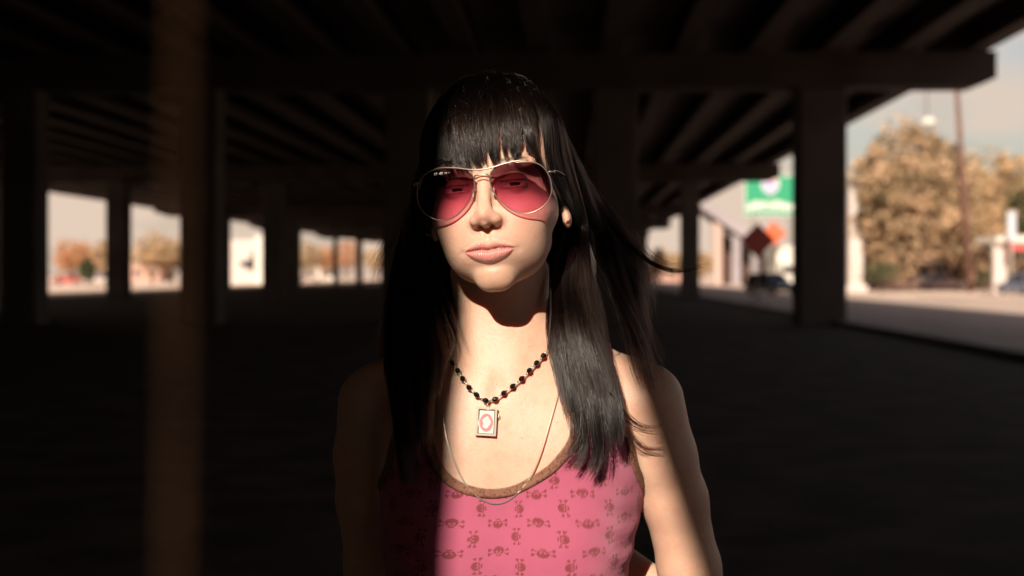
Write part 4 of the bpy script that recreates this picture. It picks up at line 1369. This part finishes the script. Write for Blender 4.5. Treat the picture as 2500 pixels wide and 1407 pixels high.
def crown_mesh(name, rx, ry, rz, n, leaf, seed, nclump=150):
    r = np.random.default_rng(seed)
    dr = r.normal(0, 1, (nclump, 3)); dr /= np.linalg.norm(dr, axis=1, keepdims=True)
    cc_ = dr * (r.random((nclump, 1)) ** .38) * np.array([rx, ry, rz]) * .90
    cc_[:, 2] = np.where(cc_[:, 2] < -.35 * rz, cc_[:, 2] * .55, cc_[:, 2])
    cr_ = r.uniform(.08, .25, nclump) * (rx + rz) / 2
    which = r.integers(0, nclump, n)
    d2 = r.normal(0, 1, (n, 3)); d2 /= np.linalg.norm(d2, axis=1, keepdims=True)
    P0 = cc_[which] + d2 * (cr_[which] * r.random(n) ** .35)[:, None] * np.array([1, 1, .8])
    fr_ = r.random(n) < .30
    d3 = r.normal(0, 1, (n, 3)); d3 /= np.linalg.norm(d3, axis=1, keepdims=True)
    wob = 1 + .16 * np.sin(d3[:, :1] * 5 + seed) + .12 * np.sin(d3[:, 2:] * 7 + seed * 2)
    P0[fr_] = (d3 * r.random((n, 1)) ** .42 * wob * np.array([rx, ry, rz]) * .97)[fr_]
    a = r.normal(0, 1, (n, 3)); a /= np.linalg.norm(a, axis=1, keepdims=True)
    b_ = np.cross(a, r.normal(0, 1, (n, 3))); b_ /= np.linalg.norm(b_, axis=1, keepdims=True)
    s = leaf * r.uniform(.6, 1.3, (n, 1))
    V = np.stack([P0 - a * s, P0 + b_ * s * .55, P0 + a * s, P0 - b_ * s * .55], 1).reshape(-1, 3)
    Q = np.arange(4 * n).reshape(n, 4)
    tone = np.clip(r.normal(.46, .24, n) + r.normal(0, .24, nclump)[which], 0, 1)
    return npmesh(name, V, Q, False, {'leaf': np.repeat(tone, 4)})


def tree(name, x, y, h, w, kind, label, group=None, n=3200, seed=1, trunk_h=None, cat='tree', leaf=None):
    t = empty(name, (x, y, 0)); tag(t, label, cat, group)
    th = trunk_h if trunk_h is not None else h * .28
    rz = (h - th) / 2
    r = random.Random(seed)
    m = MB(); top_ = th + rz * .9
    m.tube([(0, 0, -.1), (r.uniform(-.1, .1), 0, th * .6), (r.uniform(-.3, .3), r.uniform(-.2, .2), th), (r.uniform(-.4, .4), 0, top_)], [h * .028, h * .021, h * .017, h * .004], 8)
    for k in range(6):
        a = k * 1.05 + r.random(); z0 = th * r.uniform(.8, 1.25)
        m.tube([(0, 0, z0), (math.cos(a) * w * .16, math.sin(a) * w * .16, z0 + rz * .4), (math.cos(a) * w * .34, math.sin(a) * w * .34, z0 + rz * r.uniform(.7, 1.1))], [h * .012, h * .008, h * .003], 6)
    m.build('trunk', bark, t)
    me = crown_mesh('crown', w / 2, w / 2, rz, n, leaf or max(.09, h * .0135), seed)
    c = link('crown', me, kinds[kind], t); c.location = (0, 0, th + rz)
    return t


def TX(px, d): return (px - 1250) / F * d


tree('large_tree', TX(2225, 116), 116, 14.0, 10.4, 'olive', 'large olive-gold tree left of the leaning brown pole, largest in the picture', n=30000, seed=3, trunk_h=.9)
tree('pale_tree', TX(2130, 128), 128, 11.2, 8.5, 'olive', 'paler olive-gold tree between the pale pylon and the largest tree', n=14000, seed=43, trunk_h=.8)
tree('orange_tree', TX(2335, 133), 133, 12.6, 9.5, 'gold', 'orange-gold tree directly behind the leaning brown pole', n=14000, seed=44, trunk_h=.8)
tree('golden_tree', TX(2460, 126), 126, 12.6, 11.0, 'gold', 'golden-orange tree right of the leaning brown pole', n=24000, seed=4, trunk_h=.8)
tree('dark_tree', TX(2500, 112), 112, 9.5, 3.6, 'green', 'darker tree at the right edge of the picture beside the golden tree', n=2200, seed=41, trunk_h=2.6)
tree('rust_tree', TX(2075, 135), 135, 6.6, 4.0, 'rust', 'small rust-red tree behind the pale pylon', n=1500, seed=5, trunk_h=2.0)
tree('bush', TX(2150, 104), 104, 2.6, 3.6, 'green', 'dark green rounded bush at the foot of the large tree', n=1200, seed=6, trunk_h=.35, cat='bush')
tree('bush', TX(2395, 121), 121, 1.7, 3.4, 'green', 'low dark bush right of the leaning brown pole', n=800, seed=61, trunk_h=.25, cat='bush')
lt = [(-150, 185, 7.0, 7.5, 'gold', 'golden tree left of the picture edge beyond the elevated road'),
      (-420, 180, 7.5, 8.0, 'olive', 'olive tree far left of the picture edge beyond the elevated road'),
      (30, 190, 6.5, 7.0, 'olive', 'olive tree hidden between the two leftmost columns'),
      (178, 190, 6.2, 5.5, 'rust', 'orange tree in the leftmost bright opening at its left side'),
      (246, 200, 6.4, 5.4, 'gold', 'golden tree in the leftmost bright opening at its right side'),
      (214, 175, 3.4, 2.0, 'green', 'small dark green conifer-like tree in the leftmost bright opening'),
      (372, 185, 6.9, 6.4, 'gold', 'golden tree in the second opening from the left, left of the pair'),
      (420, 192, 6.4, 6.0, 'olive', 'olive-gold tree in the second opening from the left, right of the pair'),
      (755, 262, 7.6, 5.6, 'olive', 'olive tree in the wide far opening left of her hair'),
      (800, 272, 7.0, 5.0, 'rust', 'rust tree in the wide far opening left of her hair'),
      (846, 306, 9.0, 6.0, 'rust', 'bright rust-orange tree in the narrow far opening left of her hair'),
      (915, 325, 8.0, 6.5, 'gold', 'golden tree seen through the blown strands left of her hair'),
      (1610, 225, 5.6, 4.0, 'gold', 'golden tree in the bright opening right of her hair'),
      (1645, 235, 5.2, 3.6, 'olive', 'olive tree in the bright opening right of her hair'),
      (1716, 230, 5.4, 3.4, 'gold', 'golden tree in the narrow slit right of the second column')]
for i, (px, d, h, w_, kd, lb) in enumerate(lt):
    tree('far_tree', TX(px, d), d, h, w_, kd, lb, 'autumn trees beyond the elevated road', n=2600, seed=20 + i, leaf=.20, trunk_h=h * .12)

# ================================================================ poles, pylon, lamp
wood = mat('weathered_brown_pole', (.12, .055, .038), .85, var=.2, scale=3)
pale = mat('pale_paint', (.50, .42, .38), .7, var=.06, scale=.6)
white = mat('white_paint', (.58, .53, .46), .6, var=.05, scale=.6)
x0, y0 = TX(2371, 111), 111
t = empty('utility_pole', (x0, y0, 0)); tag(t, 'leaning brown utility pole beyond the road in front of the trees', 'pole')
m = MB(); m.tube([(0, 0, -.2), (-.62, 0, 8), (-1.30, 0, 18.4)], [.26, .23, .17], 10); m.build('pole', wood, t)
m = MB(); m.box((-1.25, 0, 17.6), (2.6, .14, .16)); m.build('crossarm', wood, t)
m = MB(); m.box((.0, -.30, 1.2), (.5, .12, .7)); m.build('meter_box', wood, t)
x0, y0 = TX(2087, 118), 118
t = empty('pylon', (x0, y0, 0)); tag(t, 'tall pale square pylon standing by the near right column', 'pylon')
m = MB(); m.box((0, 0, 4.6), (1.15, 1.15, 9.2), bev=.08); m.build('shaft', pale, t)
m = MB(); m.box((0, 0, 9.5), (1.3, 1.3, .6), bev=.08); m.build('cap', white, t)
m = MB(); m.box((0, 0, .25), (1.7, 1.7, .5)); m.build('plinth', pale, t)
x0, y0 = TX(2262, 131), 131
t = empty('street_lamp', (x0, y0, 0)); tag(t, 'tall thin street lamp rising behind the large tree', 'lamp')
m = MB(); m.tube([(0, 0, 0), (0, 0, 19.5)], [.16, .10], 8); m.build('pole', mat('grey_steel', (.2, .17, .17), .5, .3), t)
m = MB(); m.ball((.15, -.2, 15.4), (.62, .5, .5), 14, 10); m.build('lamp_head', white, t)
m = MB(); m.tube([(0, 0, 19.4), (.8, 0, 19.7), (2.0, 0, 19.75)], .07, 6); m.box((2.2, 0, 19.7), (.8, .3, .14)); m.build('arm', mat('grey_steel_arm', (.2, .17, .17), .5, .3), t)
x0, y0 = TX(2470, 101), 101
t = empty('street_sign', (x0, y0, 0)); tag(t, 'narrow pale upright sign on a post beside the filling station', 'sign')
m = MB(); m.box((0, 0, 4.9), (.6, .12, 2.0), bev=.03); m.build('board', mat('pale_blue_board', (.42, .42, .46), .6), t)
m = MB(); m.tube([(0, .1, 0), (0, .1, 5.5)], .06, 8); m.build('post', pale, t)

# ================================================================ filling station and low buildings
t = empty('filling_station', (TX(2475, 104), 106, 0)); tag(t, 'pale filling station canopy with red band at the right edge', 'canopy')
m = MB(); m.box((.8, 0, 4.0), (4.4, 5, .5), bev=.05); m.build('roof', white, t)
m = MB(); m.box((1.0, -2.56, 3.45), (3.4, .08, .55)); m.build('red_band', mat('red_paint', (.45, .06, .05), .6), t)
for xx in (-.9, 2.6):
    m = MB(); m.box((xx, -1.6, 1.88), (1.0 if xx < 0 else .5, .6, 3.74), bev=.05); m.build('pillar', pale, t)
m = MB(); m.box((.7, -1.5, .75), (.7, .5, 1.5), bev=.06); m.box((.7, -1.77, 1.05), (.5, .04, .4)); m.build('fuel_pump', mat('pump_grey', (.22, .24, .30), .5), t)


def low_house(px, d, wd, h, dp, mt, label, nwin=4, roofm=None):
    t = empty('low_building', (TX(px, d), d, 0)); tag(t, label, 'building')
    m = MB(); m.box((0, dp / 2, h / 2), (wd, dp, h)); m.build('wall', mt, t)
    m = MB(); m.box((0, dp / 2, h + .14), (wd + .5, dp + .5, .28)); m.build('roof', roofm or white, t)
    for k in range(nwin):
        x = -wd / 2 + wd * (k + .5) / nwin
        m = MB(); m.box((x, -.02, h * .52), (wd / nwin * .5, .08, h * .38)); w0 = m.build('window', glass_dark, t)
        m = MB(); m.box((x, -.05, h * .52), (.06, .1, h * .38)); m.box((x, -.06, h * .30), (wd / nwin * .55, .14, .08)); m.build('frame', white, w0)
    return t


glass_dark = mat('dark_glass', (.03, .03, .035), .15)
pinkw = mat('pink_stucco', (.44, .25, .20), .85, var=.08, scale=.4)
low_house(2215, 140, 8.5, 3.9, 8, pinkw, 'low pink building behind the trunk of the large tree', 4)
low_house(2350, 146, 5.6, 3.6, 7, pinkw, 'small pink building directly behind the leaning brown pole', 3)
low_house(2490, 138, 8.0, 3.4, 8, pinkw, 'low pink building behind the filling station', 3)
low_house(300, 265, 14, 3.0, 9, pinkw, 'low pink building far left behind the first columns', 5)
low_house(788, 300, 5, 3.2, 9, white, 'bright white low building in the wide far opening left of her hair', 3)
low_house(1640, 262, 9, 3.2, 9, pinkw, 'low pink building in the bright opening right of her hair', 3)

# white wall with a black arrow on it
t = empty('arrow_board', (TX(603, 200), 200, 0)); tag(t, 'large white board with a black arrow pointing left between the left columns', 'board')
m = MB(); m.box((-.1, .3, 3.1), (5.0, .3, 6.2), bev=.05); m.build('panel', pale, t)
m = MB(); s = .0576
ar = [(-24, -2), (-6, 2), (5, 8), (9, 27), (14, 29), (14, -27), (2, -20), (-22, -10)]
m.prism([((x + 4) * s, 3.2 + z * s) for x, z in ar], .08, .145); m.build('arrow', mat('black_paint', (.012, .008, .008), .6), t)
m = MB(); m.box((1.75, -.05, 3.4), (1.2, .35, 6.8), bev=.05); m.build('post', white, t)

# ================================================================ ramp
t = empty('ramp_bridge', (0, 190, 0)); tag(t, 'pale lavender ramp sloping down to the right behind the green sign', 'ramp')
lav = mat('lavender_concrete', (.26, .225, .235), .85, var=.1, scale=.3)
m = MB(); xa, xb = TX(1700, 190), TX(1905, 190)
za, zb = 11.6, 3.6
m.prism([(xa, za), (xb, zb), (xb, zb - 1.2), (xa, za - 1.5)], -4, 4); m.build('deck', lav, t)
m = MB(); m.prism([(TX(1762, 190), .0), (TX(1905, 190), .0), (TX(1905, 190), 2.3), (TX(1762, 190), 7.3)], 2, 3); m.build('ramp_shade', mat('brown_shade_wall', (.10, .055, .042), .9), t)  # brown sheet carrying the shade under the ramp in its colour
for px in (1745, 1790, 1835):
    m = MB(); x = TX(px, 190); zt = za + (zb - za) * (x - xa) / (xb - xa) - 1.5
    m.box((x, -2.5, zt / 2), (1.1, 1.1, zt), bev=.08); m.build('column', mat('pink_concrete', (.42, .29, .24), .85) if px == 1745 else lav, t)

# ================================================================ signs
t = empty('highway_sign', (TX(1884, 140), 140, 0)); tag(t, 'big green highway sign with a blue and red route shield above white lettering', 'sign')
zc = (1.5 + (668 - 477) / F * 140) / 1.474
green = mat('sign_green', (.010, .24, .115), .5)
wl_m = mat('sign_white', (.62, .60, .55), .5)
m = MB(); m.box((0, .05, zc), (3.66, .06, 2.70), bev=0); pn_ = m.build('panel', green, t)
m = MB()
for a in (((0, 0, 1.31), (3.58, .02, .06)), ((0, 0, -1.31), (3.58, .02, .06)), ((-1.79, 0, 0), (.06, .02, 2.68)), ((1.79, 0, 0), (.06, .02, 2.68))):
    m.box((a[0][0], .005, zc + a[0][2]), a[1])
m.build('border', wl_m, pn_)
sh_ = [(-.50, .42), (-.30, .50), (0, .42), (.30, .50), (.50, .42), (.56, .05), (.40, -.32), (0, -.58), (-.40, -.32), (-.56, .05)]
m = MB(); m.prism([(x * 1.1 - .1, zc + .62 + z * 1.1) for x, z in sh_], -.03, .012); m.build('shield', wl_m, pn_)
m = MB(); m.prism([(x * .95 - .1, zc + .60 + z * .95) for x, z in sh_ if z < .3 or True], -.05, -.034); m.build('shield_face', mat('shield_blue', (.38, .36, .50), .5), pn_)
m = MB(); m.box((-.1, -.055, zc + .99), (.78, .02, .17)); m.build('shield_band', mat('shield_red', (.62, .25, .22), .5), pn_)
m = MB()
for k, (x, wd, hh) in enumerate([(-1.48, .26, .42), (-1.12, .24, .62), (-.80, .24, .62), (-.48, .28, .60), (.02, .26, .60), (.36, .26, .66), (.68, .24, .60), (1.06, .26, .42), (1.40, .22, .42)]):
    z0 = zc - 1.02
    m.box((x - wd * .45, -.005, z0 + hh / 2), (.13, .03, hh)); m.box((x + wd * .45, -.005, z0 + hh / 2), (.13, .03, hh)); m.box((x, -.005, z0 + hh * (.88 if k % 2 else .5)), (wd * .9 - .13, .03, .14))
m.build('lettering', wl_m, pn_)
steel = mat('galvanised_steel', (.25, .23, .22), .5, .5)
for xx in (-1.2, 1.2):
    m = MB(); m.box((xx, .18, (zc + 1.2) / 2), (.16, .18, zc + 1.2)); m.build('post', steel, t)
t.scale = (1.474, 1.474, 1.474)


def diamond(px, py, d, half, label, front):
    t = empty('diamond_sign', (TX(px, d), d, 0)); tag(t, label, 'sign')
    z = 1.5 + (668 - py) / F * d
    m = MB(); m.prism([(0, z + half), (half, z), (0, z - half), (-half, z)], -.012, .012); p_ = m.build('panel', front, t)
    k2 = half * .93; k3 = half * .89
    m = MB()
    o = [(0, k2), (k2, 0), (0, -k2), (-k2, 0)]; i_ = [(0, k3), (k3, 0), (0, -k3), (-k3, 0)]
    vs = [(x, -.015, z + y) for x, y in o] + [(x, -.015, z + y) for x, y in i_]
    m.add(vs, [(j, (j + 1) % 4, (j + 1) % 4 + 4, j + 4) for j in range(4)]); m.build('border', mat('sign_black', (.01, .01, .01), .6), p_)
    m = MB(); m.tube([(0, .05, 0), (0, .05, z + half * .5)], .035, 8); m.build('post', steel, t)
    for s in (-1, 1):
        m = MB(); m.tube([(0, .05, .55), (.55 * s, .05, .03)], .03, 6); m.build('leg', steel, t)
    return t


diamond(1850, 588, 62, .78, 'dark red diamond sign in the shade left of the near right column', mat('red_orange_sign', (.34, .035, .022), .5))
diamond(1889, 571, 130, 1.14, 'bright orange diamond sign half hidden behind the dark red one', mat('orange_sign', (.62, .10, .03), .5))


# ================================================================ vehicles
rubber = mat('rubber', (.015, .015, .015), .8)
rimm = mat('wheel_rim', (.35, .33, .31), .35, .8)


def car(name, px, d, rz, colr, label, L_=4.4, H=1.45, W_=1.8, suv=False):
    t = empty(name, (TX(px, d), d, .02), rz); tag(t, label, 'car', None)
    paint = mat('car_paint', colr, .25, .2)
    l = L_ / 2; bh = .82
    m = MB()
    prof = [(-l, .35), (-l + .05, .75), (-l + .7, bh), (l - 1.15, bh + .04), (l - .15, .70), (l, .45), (l - .1, .25), (-l + .1, .25)]
    m.prism(prof, -W_ / 2, W_ / 2); o = m.build('body', paint, t)
    bv = o.modifiers.new('bevel', 'BEVEL'); bv.width = .07; bv.segments = 3
    m = MB()
    r0, r1 = (-l + .15, -l + .5) if suv else (-l + .45, -l + 1.15)
    yb, yt = W_ / 2 - .06, W_ / 2 - .24
    A = [(r0, yb, bh - .02), (l - 1.25, yb, bh - .02), (l - 2.05, yt, H - .06), (r1, yt, H - .06)]
    vs = [(x, y, z) for x, y, z in A] + [(x, -y, z) for x, y, z in A]
    m.add(vs, [(0, 1, 2, 3), (7, 6, 5, 4), (0, 4, 5, 1), (1, 5, 6, 2), (2, 6, 7, 3), (3, 7, 4, 0)])
    o = m.build('window', glass_dark, t)
    m = MB(); m.box(((r1 + l - 2.05) / 2, 0, H - .03), (l - 2.05 - r1 + .1, 2 * yt + .05, .07), bev=.03)
    for s in (-1, 1):
        for (x1, x2) in ((r0, r1), (l - 1.25, l - 2.05)):
            m.tube([(x1, yb * s, bh), (x2, yt * s, H - .03)], .035, 6)
        m.tube([(-.1, yb * s, bh), (-.1, yt * s, H - .03)], .03, 6)
    m.build('roof', paint, t)
    for x in (-l + .85, l - .85):
        for s in (-1, 1):
            m = MB(); m.tube([(x, s * (W_ / 2 - .20), .32), (x, s * (W_ / 2 + .01), .32)], .32, 18); w0 = m.build('wheel', rubber, t)
            m = MB(); m.tube([(x, s * (W_ / 2 + .012), .32), (x, s * (W_ / 2 + .025), .32)], .20, 14); m.build('rim', rimm, w0)
    for s in (-1, 1):
        m = MB(); m.box((l - .07, s * .6, .62), (.12, .34, .14), bev=.02); m.build('headlight', mat('headlight', (.6, .58, .52), .1), t)
        m = MB(); m.box((-l + .02, s * .62, .68), (.10, .30, .16), bev=.02); m.build('tail_light', mat('tail_light', (.35, .02, .02), .2), t)
    return t


car('parked_car', 1884, 100, R_(-68), (.012, .016, .03), 'dark blue car on the shaded road under the green sign', 4.5, 1.5, 1.85, True)
car('parked_car', 170, 196, R_(8), (.50, .05, .035), 'red car in the leftmost bright opening', 4.4, 1.45)
car('parked_car', 246, 186, R_(-15), (.55, .45, .40), 'white car in the leftmost bright opening', 4.5, 1.7, 1.9, True)
car('parked_car', 755, 252, R_(20), (.55, .42, .36), 'white car in the wide far opening left of her hair', 4.4, 1.5)
car('parked_car', 2497, 99, R_(100), (.15, .17, .24), 'grey blue car beside the filling station pump', 4.4, 1.5)
car('parked_car', 2300, 128, R_(0), (.50, .36, .32), 'pale pink car parked in front of the low pink building', 4.3, 1.45)
t = empty('box_truck', (TX(1922, 132), 132, 0)); tag(t, 'white box truck parked left of the near right column', 'truck')
m = MB(); m.box((0, 2, 2.55), (2.3, 5.6, 3.0), bev=.08); m.build('cargo_box', white, t)
m = MB(); m.box((0, -1.7, 1.45), (2.1, 1.7, 1.9), bev=.15); m.build('cab', white, t)
m = MB(); m.box((0, -2.56, 1.85), (1.8, .04, .7)); m.build('windscreen', glass_dark, t)
for x in (-.95, .95):
    for y in (-1.8, 3.4):
        m = MB(); m.tube([(x - .14, y, .45), (x + .14, y, .45)], .45, 16); m.build('wheel', rubber, t)
m = MB(); m.box((0, 1, .75), (1.0, 7, .25)); m.build('chassis', rubber, t)
# manhole covers on the verge
iron = mat('dark_iron', (.02, .02, .018), .7)
for px, py in ((2412, 722), (2190, 701)):
    d = 1.5 * F / (py - 668)
    m = MB(); m.tube([(0, 0, 0), (0, 0, .05)], .62, 20)
    o = m.build('manhole_cover', iron); o.location = (TX(px, d), d, .022)
    tag(o, 'dark round iron cover in the verge ' + ('right of the leaning brown pole' if px > 2300 else 'in front of the large tree'), 'manhole cover', 'iron covers in the verge')

# ================================================================ made-up wires just before the lens, standing in for brown streaks
rust = mat('streak_wire', (.27, .12, .05), .8, var=.3, scale=90)
for px, px2, d, rad, amp, lb in ((441, 425, .22, .00009, .0009, 'made-up thin kinked rusty wire close to the camera, standing in for a soft brown streak on the picture left'),
                                 (2286, 2290, .22, .00015, .0009, 'made-up thin rusty wire close to the camera, standing in for a faint streak on the picture right')):
    m = MB(); x1, x2 = TX(px, d), TX(px2, d); pts = []
    for k in range(2101):
        z = 1.76 - k / 2100 * .5
        x = x1 + (x2 - x1) * (1.54 - z) / .10
        pts.append((x + amp * math.sin(z * 1700), d + amp * math.cos(z * 1700), z))
    m.tube(pts, rad, 4)
    o = m.build('wire', rust); tag(o, lb, 'wire')

# ================================================================ camera, light, sky
cam = bpy.data.cameras.new('camera'); co = bpy.data.objects.new('camera', cam); COL.objects.link(co)
co.location = (0, 0, CAMZ); co.rotation_euler = (R_(90), 0, 0)
cam.lens = 50; cam.sensor_width = 36; cam.sensor_fit = 'HORIZONTAL'
cam.shift_y = -(703.5 - HY) / 2500.0
cam.clip_start = 0.02; cam.clip_end = 3000
cam.dof.use_dof = True; cam.dof.focus_distance = 1.50; cam.dof.aperture_fstop = 4.8
scene.camera = co

sl = bpy.data.lights.new('sun', 'SUN'); so = bpy.data.objects.new('sun', sl); COL.objects.link(so)
sl.energy = 5.0; sl.angle = R_(0.42); sl.color = (1.0, 0.90, 0.76)
so.rotation_euler = (-SUN).to_track_quat('-Z', 'Y').to_euler()
so.location = (0, -20, 30)

w = bpy.data.worlds.new("World"); scene.world = w; w.use_nodes = True
nt = w.node_tree; N = nt.nodes; L = nt.links
bg = N['Background']
sky = N.new('ShaderNodeTexSky'); sky.sky_type = 'NISHITA'; sky.sun_disc = False
sky.sun_elevation = math.asin(SUN.z); sky.sun_rotation = math.atan2(SUN.x, SUN.y)
sky.air_density = 1.0; sky.dust_density = 2.5; sky.ozone_density = 1.0
tc = N.new('ShaderNodeTexCoord')
mp = N.new('ShaderNodeMapping'); mp.inputs['Scale'].default_value = (1, 1, 3.4); L.new(tc.outputs['Generated'], mp.inputs['Vector'])
cn = N.new('ShaderNodeTexNoise'); cn.inputs['Scale'].default_value = 5.5; cn.inputs['Detail'].default_value = 8; cn.inputs['Roughness'].default_value = .55
L.new(mp.outputs['Vector'], cn.inputs['Vector'])
cr = N.new('ShaderNodeValToRGB'); cr.color_ramp.elements[0].position = .36; cr.color_ramp.elements[1].position = .62
cr.color_ramp.elements[0].color = (.25, .25, .25, 1)
L.new(cn.outputs['Fac'], cr.inputs['Fac'])
mx = N.new('ShaderNodeMix'); mx.data_type = 'RGBA'
tint = N.new('ShaderNodeMix'); tint.data_type = 'RGBA'; tint.blend_type = 'MULTIPLY'; tint.inputs['Factor'].default_value = 1
L.new(sky.outputs['Color'], tint.inputs['A']); tint.inputs['B'].default_value = SKY_TINT
sx = N.new('ShaderNodeSeparateXYZ'); L.new(tc.outputs['Generated'], sx.inputs[0])
fo = N.new('ShaderNodeMapRange'); fo.inputs['From Min'].default_value = .20; fo.inputs['From Max'].default_value = .50
fo.inputs['To Min'].default_value = 1; fo.inputs['To Max'].default_value = .05; L.new(sx.outputs['Z'], fo.inputs['Value'])
fm_ = N.new('ShaderNodeMath'); fm_.operation = 'MULTIPLY'; L.new(cr.outputs['Color'], fm_.inputs[0]); L.new(fo.outputs[0], fm_.inputs[1])
sw = N.new('ShaderNodeMapRange'); sw.inputs['From Min'].default_value = .05; sw.inputs['From Max'].default_value = .30
sw.inputs['To Min'].default_value = .45; sw.inputs['To Max'].default_value = -.18; L.new(sx.outputs['X'], sw.inputs['Value'])
fa = N.new('ShaderNodeMath'); fa.operation = 'ADD'; fa.use_clamp = True; L.new(fm_.outputs[0], fa.inputs[0]); L.new(sw.outputs[0], fa.inputs[1])
fb = N.new('ShaderNodeMath'); fb.operation = 'MULTIPLY'; L.new(fa.outputs[0], fb.inputs[0]); L.new(fo.outputs[0], fb.inputs[1])
L.new(fb.outputs[0], mx.inputs['Factor']); L.new(tint.outputs['Result'], mx.inputs['A'])
mx.inputs['B'].default_value = CLOUD
L.new(mx.outputs['Result'], bg.inputs['Color']); bg.inputs['Strength'].default_value = 0.086

scene.view_settings.view_transform = 'Standard'; scene.view_settings.look = 'None'
scene.view_settings.gamma = 1; scene.view_settings.exposure = EXPO
scene.render.engine = 'CYCLES'
scene.cycles.use_denoising = True
scene.cycles.max_bounces = 10; scene.cycles.diffuse_bounces = 5; scene.cycles.transparent_max_bounces = 24
scene.cycles.sample_clamp_indirect = 4.0
scene.cycles.use_adaptive_sampling = True; scene.cycles.adaptive_threshold = 0.012
